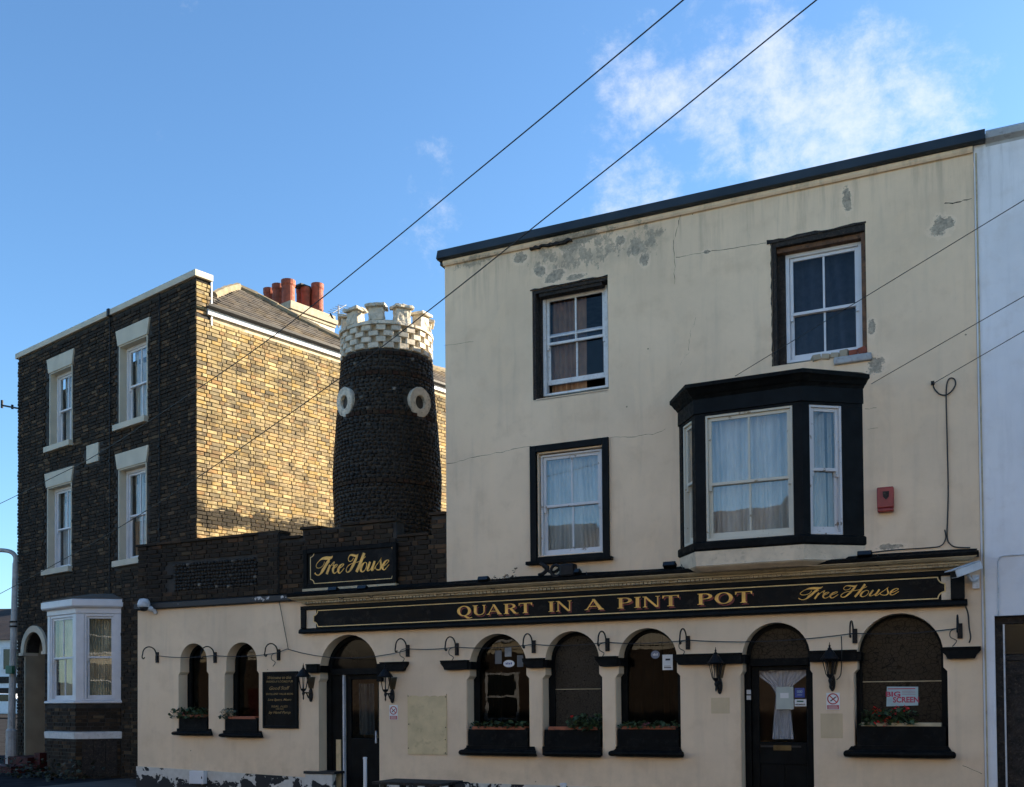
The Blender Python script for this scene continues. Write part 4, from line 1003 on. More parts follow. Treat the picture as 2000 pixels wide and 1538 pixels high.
for row in range(4):
    for k in range(NB):
        if (k+row) % 2: continue
        am = 2*math.pi*(k+.15)/NB
        w = 2*math.pi*CR/NB*1.36
        o = bpy.data.objects.new('block', bme); COL.objects.link(o); o.parent = crown
        o.matrix_basis = Matrix.Translation(((CR-.045)*math.cos(am), (CR-.045)*math.sin(am), cz0+chh*(row+.5))) @ Matrix.Rotation(am+math.pi/2+rg.uniform(-.05, .05), 4, 'Z') @ Matrix.Rotation(rg.uniform(-.07, .07), 4, 'Y') @ Matrix.Diagonal((w*rg.uniform(.88, 1.06), 1, rg.uniform(.88, 1.08), 1))
zc = cz0+4.0*chh
mb = MB(); n = 48
for k in range(0, n, 3):
    a0_, a1_ = 2*math.pi*k/n, 2*math.pi*(k+2.9)/n; o2 = CR+.025+rg.uniform(-.015, .015); zz = zc+rg.uniform(.045, .065)
    pts = [(o2*math.cos(a0_+(a1_-a0_)*t/3), o2*math.sin(a0_+(a1_-a0_)*t/3)) for t in range(4)]+[((CR-.22)*math.cos(a1_-(a1_-a0_)*t/3), (CR-.22)*math.sin(a1_-(a1_-a0_)*t/3)) for t in range(4)]
    mb.prism(pts, zc, zz, 'z')
crumble(mb.build('crown_capping', M_CROWN, crown), 2, .03)
mh = tz(606)-zc
for i, dg_ in enumerate(range(0, 360, 36)):
    am = camdir+R(-50+dg_); w = .135*rg.uniform(.95, 1.05); hh = mh*rg.uniform(.95, 1.05)
    T = Matrix.Translation(((CR-.115)*math.cos(am), (CR-.115)*math.sin(am), zc+.03)) @ Matrix.Rotation(am+math.pi/2+rg.uniform(-.08, .08), 4, 'Z')
    mb = MB(T); mb.box(-w*1.05, w*1.05, -.10, .11, 0, .05); mb.box(-w, w, -.09, .10, .05, hh-.045); o = crumble(mb.build('merlon', M_CROWN, tow, inv=False, bevel=.018), 3, .05)
    T2 = T @ Matrix.Translation((0, 0, hh-.05)) @ Matrix.Rotation(rg.uniform(-.07, .07), 4, 'X') @ Matrix.Rotation(rg.uniform(-.07, .07), 4, 'Y')
    mb = MB(T2); mb.box(-w-.045, w+.045, -.15, .15, 0, .055); crumble(mb.build('merlon_cap', M_CROWN, o, inv=False, bevel=.012), 3, .06)

# ================================================================== the brick house
hs = thing('brick_house', 'tall sooty brick house with sunlit yellow side wall, slate roof and white bay window', 'house', tuple(HO), local=True, rotz=-AH)
W = 7.53; ZT = 9.98; ZEV = 9.30; DEP = 9.6
def hrect(l, r, t, bt): return H(l, (t+bt)/2).x, H(r, (t+bt)/2).x, H((l+r)/2, bt).z, H((l+r)/2, t).z
HW = {'tl': hrect(96.5, 141, 721, 867), 'tr': hrect(232, 288, 665, 822), 'bl': hrect(92, 139.5, 947, 1110), 'br': hrect(231, 286, 910, 1092)}
PBH = .7
hb = [(H(236, 1365).x-2.375, 0.), (H(92.5, 1365, -PBH).x, -PBH), (H(148, 1365, -PBH).x, -PBH), (H(236, 1365).x, 0.)]
dx0, dx1 = H(49, 1400).x, H(86.5, 1400).x; dzs = H(68, 1274).z
hq = lambda y: H(148, y, -PBH).z
zb_ct, zb_cb, zb_win, zb_sill, zb_ap = hq(1170), hq(1186), hq(1199), hq(1372), hq(1436)
inside = (hb[1][0]-.25, hb[3][0]-.06)
hholes = [[(x0, z0), (x1, z0), (x1, z1), (x0, z1)] for (x0, x1, z0, z1) in HW.values()]
hholes.append(arch_pts(dx0, dx1, .35, dzs)); hholes.append([(inside[0], zb_sill), (inside[1], zb_sill), (inside[1], zb_cb), (inside[0], zb_cb)])
holed_wall('wall', [(-W, -.1), (-.014, -.1), (-.014, ZT), (-W, ZT)], hholes, .014, .33, M_MORTAR_DARK, hs)
b = MB(); b.box(-.33, -.014, .332, DEP, -.1, ZEV); b.build('side_wall', M_MORTAR_SIDE, hs)
b = MB(); b.box(-.33, -.014, .02, .331, ZEV+.002, ZT-.002); b.box(-W, -W+.3, .332, DEP, -.1, ZEV); b.box(-W+.3, -.33, DEP-.3, DEP, -.1, ZEV); b.build('rear_wall', M_MORTAR_DARK, hs)
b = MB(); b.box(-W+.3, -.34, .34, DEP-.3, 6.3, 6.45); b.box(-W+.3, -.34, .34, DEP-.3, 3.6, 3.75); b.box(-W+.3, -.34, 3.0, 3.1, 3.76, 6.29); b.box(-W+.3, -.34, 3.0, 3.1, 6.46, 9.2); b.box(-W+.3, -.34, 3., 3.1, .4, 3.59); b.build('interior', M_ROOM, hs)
lint = {}
def lintel_h(k): return .34
def hskip(a, c, z0, z1):
    for (x0, x1, wz0, wz1) in HW.values():
        if c > x0-.01 and a < x1+.01 and z1 > wz0-.14 and z0 < wz1: return True
        if c > x0-.10 and a < x1+.10 and z1 > wz1 and z0 < wz1+.345: return True
    if c > hb[0][0]+.1 and a < hb[3][0]-.02 and z0 < zb_ct: return True
    if c > dx0-.01 and a < dx1+.01 and z0 < dzs: return True
    cx = (dx0+dx1)/2; rr = (dx1-dx0)/2+.16
    if z1 > dzs-.05 and math.hypot(min(abs(a-cx), abs(c-cx)), max(0, z0-dzs)) < rr-.02: return True
    q = hrect(170, 193, 870, 903)
    if c > q[0] and a < q[1] and z1 > q[2] and z0 < q[3]: return True
    return False
fb = lay(-W, 0.002, -.05, ZT-.02, hskip, rs=8)
HI = HM
SM = Matrix.Rotation(math.pi/2, 4, 'Z')                       # side wall: x along the depth, facing +x
sb = [q for q in lay(0.0, DEP, 3.4, ZEV-.03, lambda *q: False, rs=9)]
pb2 = lay(0.0, .33, ZEV-.03+.012, ZT-.02, lambda *q: False, rs=10)
make_bricks(hs, [(sb, SM, M_BRICK_SIDE, lambda x, y: 386 < x < 655 and 600 < y < 1035 and y < 1048-.12*(x-385)*.9, HM),
                 (pb2, SM, M_BRICK_SIDE, None, HM), (fb, Matrix.Identity(4), M_BRICK_FRONT, None, HM)], 300, 4)
# coping
b = MB(); b.box(-W-.04, .05, -.06, .36, ZT+.001, ZT+.13); b.build('coping', M_STUCCO, hs, bevel=.01)
b = MB(); b.box(.0, .02, .33, .36, ZEV-.2, ZT); b.build('flashing', M_CAMERA, hs)
# lintels, sills, sashes
for i, (k, (x0, x1, z0, z1)) in enumerate(HW.items()):
    b = MB(); b.prism([(x0-.015, z1-.002), (x1+.015, z1-.002), (x1+.10, z1+.335), (x0-.10, z1+.335)], -.025, .05, 'y'); b.build('lintel', M_STUCCO, hs, bevel=.006)
    b = MB(); b.box(x0-.10, x1+.03, -.10, .18, z0-.13, z0-.002); b.build('sill', M_STUCCO, hs, bevel=.008)
    b = MB(); b.box(x0+.001, x0+.035, .0, .2, z0, z1-.003); b.box(x1-.035, x1-.001, .0, .2, z0, z1-.003); b.box(x0+.036, x1-.036, .0, .2, z1-.03, z1-.004); b.build('reveal', M_STUCCO, hs)
    cs = {'tl': [(0, 1, 0, 1, M_BLIND, 6, None)], 'tr': [(0, 1, 0, 1, M_NET, 7, None)], 'bl': [(0, 1, .0, 1, M_BLIND, 7, None)], 'br': [(0, 1, 0, .45, M_CURTAIN, 12, None), (0, 1, .45, 1, M_NET, 8, None)]}[k]
    sash_window(hs, x0+.036, x1-.036, z0, z1-.03, .16, mat=M_WHITEN, fw=.06, curtains=cs, pane=M_GLASS, inv=False)
q = hrect(170, 193, 868, 904); b = MB(); b.box(q[0], q[1], -.02, .03, q[2], q[3]); b.build('plaque', M_STUCCO, hs, bevel=.006)
# pipes on the front
for px in (217, 314):
    x = H(px, 900).x; b = MB(); b.tube([(x, -.03, .1), (x, -.03, ZT-.02)], .011, 6)
    if px == 217: b.box(x-.04, x+.04, -.09, .0, ZT-.01, ZT+.14)
    for kz in range(1, 6): b.box(x-.025, x+.025, -.06, .0, kz*1.7, kz*1.7+.03)
    b.build('cable_run', M_IRON, hs)
# doorway
cx = (dx0+dx1)/2; r = (dx1-dx0)/2
ring_o = [(cx+(r+.15)*math.cos(math.pi*k/20), dzs+(r+.15)*math.sin(math.pi*k/20)) for k in range(21)]; ring_i = [(cx+r*math.cos(math.pi*k/20), dzs+r*math.sin(math.pi*k/20)) for k in range(20, -1, -1)]
b = MB(); b.prism(ring_o+ring_i, -.045, .05, 'y'); arc = b.build('door_arch', M_STUCCO, hs)
b = MB(); b.box(cx-r-.19, cx-r+.02, -.07, .3, dzs-.07, dzs-.002); b.box(cx+r-.02, cx+r+.19, -.07, .3, dzs-.07, dzs-.002); b.build('impost', M_STUCCO, arc)
b = MB(); b.box(dx0-.05, dx0+.004, .0, 1.2, .35, dzs); b.box(dx1+.001, dx1+.05, .333, 1.2, .35, dzs); b.box(dx0-.05, dx1+.05, .332, 1.2, dzs+r+.01, dzs+r+.06)
b.box(dx0-.05, dx0-.001, .332, 1.2, dzs+.001, dzs+r); b.box(dx1+.001, dx1+.05, .334, 1.2, dzs+.001, dzs+r); b.build('porch_lining', M_TANST, hs)
b = MB(); b.box(dx0, dx1, 1.15, 1.2, .35, dzs+r); b.build('door', M_BLACK, hs)
b = MB(); b.box(dx0-.1, dx1+.12, -.45, 1.14, -.1, .345); b.box(dx0-.35, dx1+.3, -.9, -.452, -.1, .17); b.build('doorstep', M_REDSTEP, hs, bevel=.01)
b = MB(); b.box(dx1+.13, dx1+.40, -.30, -.02, .0, .45); b.build('step_wall', M_REDSTEP, hs, bevel=.01)
# bay: brick base, white band, sashes, slated roof
base = MB(); canted(base, hb, [(0, -.1), (0, zb_ap-.09)]); canted(base, hb, [(0, zb_ap+.07), (0, zb_sill-.03)]); bay2 = base.build('bay_window', M_MORTAR_DARK, hs)
def bay_face(i, ht):
    a, c = Vector((*hb[i], 0)), Vector((*hb[i+1], 0)); e = (c-a).normalized()
    return Matrix(((e.x, -e.y, 0, a.x), (e.y, e.x, 0, a.y), (0, 0, 1, 0), (0, 0, 0, 1))), (c-a).length
bks = MB(); rg = random.Random(31)
for i in (0, 1, 2):
    MM, ln = bay_face(i, 0)
    cel = (lambda a, c, z0, z1: (z1 > zb_ap-.1 and z0 < zb_ap+.08) or (i == 2 and a > ln*.12 and c < ln*.93 and z0 < .85))
    for (a, c, z0, z1, kd) in lay(0, ln, .0, zb_sill-.05, cel, rs=40+i):
        bks.tint = rg.random()+.001; bks.add(brick_verts(c-a, z1-z0, .012, .004, rg), BF, MM @ Matrix.Translation(((a+c)/2, 0, (z0+z1)/2)))
o = bks.build('brickwork', M_BRICK_FRONT, bay2); o['kind'] = 'stuff'
MM, ln = bay_face(2, 0)
b = MB(MM); 
for k in range(3): b.box(ln*.15+k*ln*.26, ln*.15+(k+1)*ln*.26-.008, -.02, .0, .02, .82)
b.build('cellar_hatch', M_RAWDARK, bay2)
canted(MB(), hb, [(.05, zb_ap-.085), (.06, zb_ap+.05), (.02, zb_ap+.065)]).build('stone_band', M_WHITE, bay2)
canted(MB(), hb, [(.02, zb_sill-.028), (.06, zb_sill-.015), (.06, zb_sill+.02), (.02, zb_sill+.035)]).build('bay_sill', M_WHITEN, bay2)
canted(MB(), hb, [(-.01, zb_win), (.01, zb_win+.02), (.01, zb_cb-.03), (.05, zb_cb)]).build('bay_head', M_WHITEN, bay2)
canted(MB(), hb, [(.10, zb_cb+.001), (.12, zb_cb+.03), (.12, zb_ct-.02), (.08, zb_ct)]).build('bay_cornice', M_WHITEN, bay2)
canted(MB(), hb, [(.10, zb_ct+.001), (.10, zb_ct+.015), (-.45, zb_ct+.15)]).build('bay_roof', M_SLATE, bay2)
for i in (0, 1, 2):
    MM, ln = bay_face(i, 0); e0 = .10 if i == 1 else .06; e1 = .12
    if i == 2: e0, e1 = .16, .10
    for (xa, xb) in ((0, e0), (ln-e1, ln)): pm = MB(MM); pm.box(xa, xb, 0, .1, zb_sill+.036, zb_win-.001); pm.build('bay_post', M_WHITEN, bay2)
    cs = [(0, 1, .0, 1, M_BEIGE, 10, None)] if i == 1 else [(0, .97, 0, 1, M_BEIGE, 9, None)] if i == 2 else []
    sash_window(hs, e0+.002, ln-e1-.002, zb_sill+.036, zb_win-.001, .015, MM, M_WHITEN, bar=(i == 1), fw=.05, curtains=cs, pane=M_GLASS, inv=False)
# eaves, slates, ridge
b = MB(); b.box(.0, .05, .24, DEP+.1, ZEV-.005, ZEV+.12); b.build('fascia_board', M_WHITEN, hs)
b = MB()
gp = [(x, z+.065) for x, z in [(.052, ZEV+.10), (.055, ZEV+.06), (.08, ZEV+.035), (.115, ZEV+.04), (.135, ZEV+.075), (.137, ZEV+.12), (.127, ZEV+.12), (.125, ZEV+.08), (.105, ZEV+.055), (.08, ZEV+.05), (.068, ZEV+.07)]]
n = len(gp); vs = [(x, .2, z) for x, z in gp]+[(x, DEP+.1, z) for x, z in gp]
b.add(vs, [tuple(range(n)), tuple(range(2*n-1, n-1, -1))]+[(i, i+n, (i+1) % n+n, (i+1) % n) for i in range(n)]); b.build('gutter', M_IRON, hs)
PIT = R(37); ex, ez = .10, ZEV+.17
pn = Vector((math.sin(PIT), 0, math.cos(PIT)))
def roof_hit(px, py):
    d = ray(px, py); o_ = HM.inverted() @ CAM; dd = HM.to_3x3().inverted() @ d
    t = (Vector((ex, 0, ez))-o_).dot(pn)/dd.dot(pn); p = o_+dd*t
    return ((ex-p.x)/math.cos(PIT), p.y)          # (up the slope, depth)
ridge = [roof_hit(*q) for q in ((416, 580), (440, 569), (464, 563), (500, 580), (580, 624), (660, 664), (770, 699), (866, 727))]
ridge.append((ridge[-1][0], DEP+.1))
poly = [(0., .36), (ridge[0][0], max(.36, ridge[0][1]))]+ridge[1:]+[(0., DEP+.1)]
def rp(u, y, h_=0.): return (ex-u*math.cos(PIT)+h_*math.sin(PIT), y, ez+u*math.sin(PIT)+h_*math.cos(PIT))
n = len(poly); b = MB(); b.add([rp(u, y, 0) for u, y in poly]+[rp(u, y, -.08) for u, y in poly], [tuple(range(n)), tuple(range(2*n-1, n-1, -1))]+[(i, i+n, (i+1) % n+n, (i+1) % n) for i in range(n)])
roof = b.build('roof', M_SLATE, hs)
b = MB(); m_ = len(ridge)          # the far slope, down to the valley behind
b.add([rp(u, y) for u, y in ridge[1:]]+[(rp(u, y)[0]-2.2, y, rp(u, y)[2]-1.5) for u, y in ridge[1:]], [(i, i+1, m_-1+i+1, m_-1+i) for i in range(m_-2)]); b.build('far_slope', M_SLATE, roof)
b = MB(); b.box(-W+.3, -.4, .34, DEP-.3, ZEV-.4, ZEV-.3); b.build('valley_roof', M_LEAD, roof)
def inpoly(x, y, pl):
    c = False
    for i in range(len(pl)):
        (x0, y0), (x1, y1) = pl[i], pl[i-1]
        if (y0 > y) != (y1 > y) and x < (x1-x0)*(y-y0)/(y1-y0)+x0: c = not c
    return c
b = MB(); rg = random.Random(77); u = .0; row = 0
while u < 4:
    y = .36-(.14 if row % 2 else 0)
    while y < DEP:
        if inpoly(u+.1, y+.13, poly):
            b.tint = rg.random()+.001; q = rg.uniform(.004, .016)
            b.add([rp(u-.01+rg.uniform(-.008, .004), y+.003, .022+q), rp(u-.01+rg.uniform(-.008, .004), y+.272, .022+q), rp(u+.2, y+.272, .006), rp(u+.2, y+.003, .006), rp(u-.01, y+.003, .004), rp(u-.01, y+.272, .004)], [(0, 1, 2, 3), (0, 4, 5, 1)])
        y += .275
    u += .17; row += 1
o = b.build('slates', M_SLATE, roof); o['kind'] = 'stuff'
dens = []
for (u0, y0), (u1, y1) in zip(ridge, ridge[1:]):
    k = max(1, int(math.hypot(u1-u0, y1-y0)/.42))
    for i in range(k): dens.append(((u0+(u1-u0)*i/k, y0+(y1-y0)*i/k), (u0+(u1-u0)*(i+1)/k, y0+(y1-y0)*(i+1)/k)))
for (a, c) in dens:
    if c[1] > DEP or a[1] < .3: continue
    b = MB(); b.tube([rp(a[0], a[1], .02), rp(c[0], c[1], .025)], [.085, .095], 8); b.build('ridge_tile', M_RIDGE, roof)
# chimney
xf = -2.75
ca, cb_ = HS(568, 593, xf), HS(653, 609, xf); cztop = (ca.z+cb_.z)/2
b = MB(); b.box(xf-.75, xf, ca.y, cb_.y, ZEV, cztop-.33); ch = b.build('chimney', M_CROWN, roof)
b = MB(); rg = random.Random(5)
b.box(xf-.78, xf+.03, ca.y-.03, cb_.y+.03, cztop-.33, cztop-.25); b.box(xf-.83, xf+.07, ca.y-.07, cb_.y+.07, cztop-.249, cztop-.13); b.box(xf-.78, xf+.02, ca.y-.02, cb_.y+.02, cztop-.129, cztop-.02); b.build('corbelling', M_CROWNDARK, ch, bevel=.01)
x2 = xf-.9
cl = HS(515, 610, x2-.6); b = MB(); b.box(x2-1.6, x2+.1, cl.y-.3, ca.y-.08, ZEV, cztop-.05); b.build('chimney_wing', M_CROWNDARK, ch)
def pot(px, ptop, pbot, w, xpl, squat=False):
    p0, p1 = HS(px, ptop, xpl), HS(px, pbot, xpl); r = w/2*((HM @ p0)-CAM).dot(FW)/F; h = p0.z-cztop+.07
    T = Matrix.Translation((xpl, p0.y, cztop-.07)); b = MB(T)
    b.lathe([(r*1.12, 0), (r*1.10, .08), (r*.96, .14), (r*.93, h*.6), (r*.93, h-.16), (r*1.04, h-.12), (r*1.04, h), (r*.86, h), (r*.84, h-.3)], 18, cap=False)
    b.build('chimney_pot', M_TERRA, ch, smooth=False)
pot(563, 549, 595, 27, xf-.5); pot(543, 557, 595, 23, xf-.95); pot(525, 565, 590, 21, xf-1.35); pot(597, 563, 596, 19, xf-.55); pot(620, 556, 600, 24, xf-.35); pot(587, 563, 596, 17, xf-.8); pot(608, 566, 596, 16, xf-.6)
b = MB(); q = HS(590, 561, xf-.6); b.box(q.x-.16, q.x+.16, q.y-.16, q.y+.16, q.z-.02, q.z+.02); b.build('pot_cowl', M_LEAD, ch)
# aerial on the stack
ae = thing('aerial', 'small television aerial bracketed to the rendered chimney stack', 'aerial', tuple(HM @ Vector((xf, cb_.y, cztop-.5))))
p = lambda px, py: HM @ HS(px, py, xf+.02)
b = MB(); b.tube(smooth_path([p(645, 612), p(650, 622), p(657, 632), p(664, 636)], 4), .022, 6); b.build('bracket', M_IRON, ae)
b = MB(); b.tube([p(661, 640), p(661, 598)], .02, 6); b.tube([p(650, 612), p(676, 596)], .012, 5)
for t in range(5): q = p(652+t*5, 611-t*3.1); b.tube([q+Vector((-.16, -.05, .05)), q+Vector((.16, .05, -.05))], .007, 4)
b.build('rods', M_GREYMETAL, ae)
# insulator arm at the far edge of the front
b = MB(); q = lambda px, py: HM @ (H(px, py)+Vector((0, -.05, 0)))
b.tube([q(40, 799), q(8, 793)], .022, 6); b.tube([q(8, 798), q(8, 783)], .03, 6); b.tube([q(28, 800), q(28, 792)], .03, 6); o = b.build('insulator_arm', M_IRON, None); tag(o, 'black insulator arm sticking out from the edge of the sooty brick house', 'bracket')

# ================================================================== the white building next door
wh = thing('white_building', 'white painted building adjoining the cream pub, with a dark panelled door', 'building', (3, 0, 0))
wx0 = XR+.004; wd0, wd1 = PX(1944, 1300), PX(1944, 1300)+1.15; wdz = PZ(1960, 1203)
holed_wall('wall', [(wx0, -.12), (22, -.12), (22, 8.62), (wx0, 8.62)], [[(wd0, -.119), (wd1, -.119), (wd1, wdz), (wd0, wdz)], [(3.2, 4.2), (4.4, 4.2), (4.4, 6), (3.2, 6)]], -.012, .3, M_WHITE_RENDER, wh)  # unseen run to the right added to cast shadow on the houses opposite
b = MB(); b.box(wx0, 22, .305, 6, 8.2, 8.4); b.box(wx0, 22, 5.8, 6, -.1, 8.19); b.box(21.7, 22, .305, 5.79, -.1, 8.19); b.box(wx0+.01, wx0+.2, .305, 5.79, -.1, 8.19); b.build('shell', M_WHITE_RENDER, wh)
zc0 = PZ(1960, 268, -.06)
b = MB(); b.sweep([(-.09, zc0+.02), (-.09, zc0+.10), (-.02, zc0+.15), (.32, zc0+.12), (.32, zc0-.1), (-.0, zc0-.1), (-.02, zc0-.02), (-.05, zc0)], wx0+.14, 22); b.build('coping', M_GREYMETAL, wh)
b = MB(); ring(b, wd0+.003, wd1-.003, -.11, wdz-.003, .09, .10, .2); b.box(wd0+.093, wd1-.093, .11, .19, wdz-.55, wdz-.48); dfr = b.build('door_frame', M_RAWDARK, wh)
b = MB(); b.box(wd0+.095, wd1-.095, .13, .17, .0, wdz-.555); wdr = b.build('door', M_RAWDARK, wh)
b = MB(); xm = (wd0+wd1)/2
for (za, zb2) in ((.25, .9), (1.15, wdz-.7)):
    for (xa, xb) in ((wd0+.18, xm-.06), (xm+.06, wd1-.18)): ring(b, xa, xb, za, zb2, .03, .118, .1295)
b.build('door_moulding', M_RAWDARK, wdr)
b = MB(); b.box(wd0+.10, wd1-.10, .14, .15, wdz-.47, wdz-.1); b.build('fanlight_pane', M_PUBGLASS2, dfr)
b = MB(); b.box(wd0+.092, wd0+.112, .09, .0995, -.1, wdz-.1); b.build('edge_strip', M_CAMERA, dfr)
b = MB(); b.tube([(wx0+.03, -.022, .0), (wx0+.032, -.022, 3.0), (wx0+.028, -.022, 8.4)], .010, 5); b.build('joint_sealant', M_CREAM_DARK, wh)
sash_window(wh, 3.21, 4.39, 4.2, 6, .12, mat=M_WHITEN)
o = MB(); pts = [P(1950, 1203, -.03), P(1950, 1150, -.03), P(1949, 1098, -.03), P(1953, 1088, -.03), P(1962, 1085.5, -.03), P(2000, 1083.5, -.03), P(2060, 1081, -.03)]
o.tube(pts, .008, 5); o = o.build('cable', M_CAMERA, None); tag(o, 'thin pale cable turning a corner on the white wall above its dark door', 'cable')

# ================================================================== lettering
GLY = {}
def ell(cx, cz, rx, rz, a0, a1, n=16): return [(cx+rx*math.cos(a0+(a1-a0)*k/n), cz+rz*math.sin(a0+(a1-a0)*k/n)) for k in range(n+1)]
def ringpoly(cx, cz, rx, rz, ix, iz, a0=0., a1=2*math.pi, n=28):
    o_, i_ = ell(cx, cz, rx, rz, a0, a1, n), ell(cx, cz, ix, iz, a0, a1, n)
    return [[o_[k], o_[k+1], i_[k+1], i_[k]] for k in range(n)]
def serif(x0, x1, z, up, s=.085): # wedge feet
    d = .045 if up else -.045; dd = .12 if up else -.12
    return [[(x0-s, z), (x1+s, z), (x1+s, z+d), (x1+.02, z+d*1.3), (x1, z+dd), (x0, z+dd), (x0-.02, z+d*1.3), (x0-s, z+d)]]
def stem(x, w, z0=0., z1=1., lo=True, hi=True): 
    r_ = [[(x, z0), (x+w, z0), (x+w, z1), (x, z1)]]
    if lo: r_ += serif(x, x+w, z0, True)
    if hi: r_ += serif(x, x+w, z1, False)
    return r_
TK, TN = .185, .065
GLY['I'] = (stem(.09, TK), .365)
GLY['N'] = (stem(.10, TN, hi=False)+[[(.0, 1), (.20, 1), (.86, 0), (.70, 0), (.10, .93), (.0, .955)]]+stem(.795, TN, lo=False), .96)
GLY['A'] = ([[(.10, 0), (.165, 0), (.535, .97), (.47, 1.0)], [(.42, 1.02), (.56, 1.02), (1.0, 0), (.79, 0)], [(.27, .30), (.76, .30), (.745, .36), (.29, .36)]]+serif(.11, .155, 0, True)+serif(.80, .98, 0, True, .06), 1.08)
GLY['T'] = (stem(.37, TK, hi=False)+[[(.02, .935), (.905, .935), (.905, 1), (.02, 1)], [(.02, .74), (.055, .74), (.13, .94), (.02, .94)], [(.905, .74), (.87, .74), (.795, .94), (.905, .94)]], .925)
bowl = ringpoly(.40, .735, .40, .265, .215, .205, -math.pi/2, math.pi/2, 16)
GLY['P'] = (stem(.09, TK)+bowl+[[(.2, .94), (.41, .94), (.41, 1), (.2, 1)], [(.2, .47), (.41, .47), (.41, .53), (.2, .53)]], .83)
GLY['R'] = (stem(.09, TK)+ringpoly(.42, .75, .37, .25, .19, .19, -math.pi/2, math.pi/2, 16)+[[(.2, .94), (.43, .94), (.43, 1), (.2, 1)], [(.2, .50), (.43, .50), (.43, .56), (.2, .56)], [(.38, .52), (.56, .54), (.88, .0), (.68, .0)], [(.66, 0), (.98, 0), (.98, .045), (.66, .045)]], .98)
GLY['U'] = (stem(.09, TK, .30, 1, lo=False)+ringpoly(.47, .36, .38, .37, .195, .29, math.pi, 2*math.pi, 16)[:9]+ringpoly(.47, .36, .347, .37, .283, .29, math.pi, 2*math.pi, 16)[9:]+stem(.755, TN, .34, 1, lo=False), .94)
GLY['O'] = (ringpoly(.48, .5, .48, .52, .285, .45), .96)
GLY['Q'] = (ringpoly(.48, .5, .48, .52, .285, .45)+[[(.42, .02), (.55, .05), (.86, -.20), (1.02, -.16), (1.05, -.21), (.86, -.30), (.68, -.26)]], .98)
def word_polys(w, gap=.10):
    out = []; x = 0
    for i, c in enumerate(w):
        polys, adv = GLY[c]
        k = -.10 if i and w[i-1]+c in ('UA', 'RT') else 0
        x += k
        out.append([[(px+x, pz) for px, pz in p] for p in polys]); x += adv+gap
    return out, x-gap
def set_word(parent, w, x0, x1, z0, z1, y, shade):
    letters, tot = word_polys(w); sx = (x1-x0)/tot; sz = z1-z0
    for lt in letters:
        bb, sh = MB(), MB()
        for i, p in enumerate(lt):
            q = [(x0+a*sx, z0+c*sz) for a, c in p]
            bb.prism(q, y-.004-.0002*(i % 9), y, 'y')
            if shade: sh.prism([(a+.022, c-.026) for a, c in q], y-.0015-.0001*(i % 9), y+.0005, 'y')
        o = bb.build('letter', M_GOLD, parent)
        if shade: sh.build('letter_shade', M_REDSHADE, o)
SCRIPT = [
 [(600,262,5),(560,300,45),(470,305,55),(400,315,35),(345,350,14),(295,410,10),(275,455,10),(290,492,10),(335,500,10),(385,475,9),(425,425,8),(440,375,7)],
 [(538,325,26),(490,400,50),(440,490,50),(390,570,45),(350,622,22),(310,640,14),(275,625,18),(250,595,24)],
 [(380,545,10),(430,470,10),(490,420,8),(520,395,10),(545,362,12)],
 [(548,440,38),(515,530,42),(482,618,42)], [(530,520,8),(580,430,10),(628,385,22),(625,410,12),(605,450,14),(640,450,8)],
 [(600,525,9),(655,485,10),(692,440,12),(672,428,10),(635,460,30),(607,530,42),(615,588,25),(650,598,12),(705,540,8)],
 [(712,520,9),(770,480,10),(815,432,14),(790,420,12),(742,460,30),(712,530,44),(715,585,28),(750,592,12),(825,500,8)],
 [(1100,225,6),(1062,262,34),(995,248,34),(950,245,22),(920,275,12),(905,330,10),(930,370,10),(980,350,9),(1008,300,8)],
 [(1088,245,20),(1060,310,42),(1020,400,46),(975,490,42),(932,558,25),(890,582,16),(865,555,16),(870,510,9),(910,450,8),(975,412,8),(1060,390,9),(1130,365,9),(1195,320,10),(1240,272,11)],
 [(1215,205,48),(1180,300,50),(1130,430,50),(1065,575,45)],
 [(1222,388,12),(1172,450,38),(1150,530,40),(1175,572,20),(1225,545,12),(1260,470,14),(1265,412,12),(1240,386,10),(1215,395,10)],
 [(1332,378,36),(1302,460,40),(1280,530,38),(1302,552,16),(1355,500,9),(1400,420,8)], [(1422,362,36),(1392,450,40),(1362,528,38),(1382,546,12),(1430,475,8)],
 [(1430,475,8),(1510,370,8),(1553,298,16),(1540,330,14),(1540,400,28),(1548,470,36),(1522,528,20),(1470,532,14),(1432,502,12),(1440,472,14)],
 [(1570,480,9),(1640,430,10),(1695,362,14),(1670,342,12),(1620,380,28),(1582,460,42),(1582,520,26),(1622,526,12),(1702,430,8)]]
def script_local():
    # the brush strokes of 'Free House', in units of the sign's own lettering height
    q0 = P(590+24.5, 1060+60.5); q1 = P(590+170.5, 1060+50.)
    zb_ = P(590+48, 1060+61.5).z; zt2 = P(590+121, 1060+20.5).z; hh = zt2-zb_; x0 = q0.x
    out = []
    for st_ in SCRIPT:
        pts = []
        for (cx_, cy_, w_) in st_:
            p_ = P(590+cx_/10, 1060+cy_/10); pts.append(((p_.x-x0)/hh, (p_.z-zb_)/hh, w_/10*.0100/hh*.93))
        out.append(pts)
    return out, (q1.x-x0)/hh
SLOC, SW = script_local()
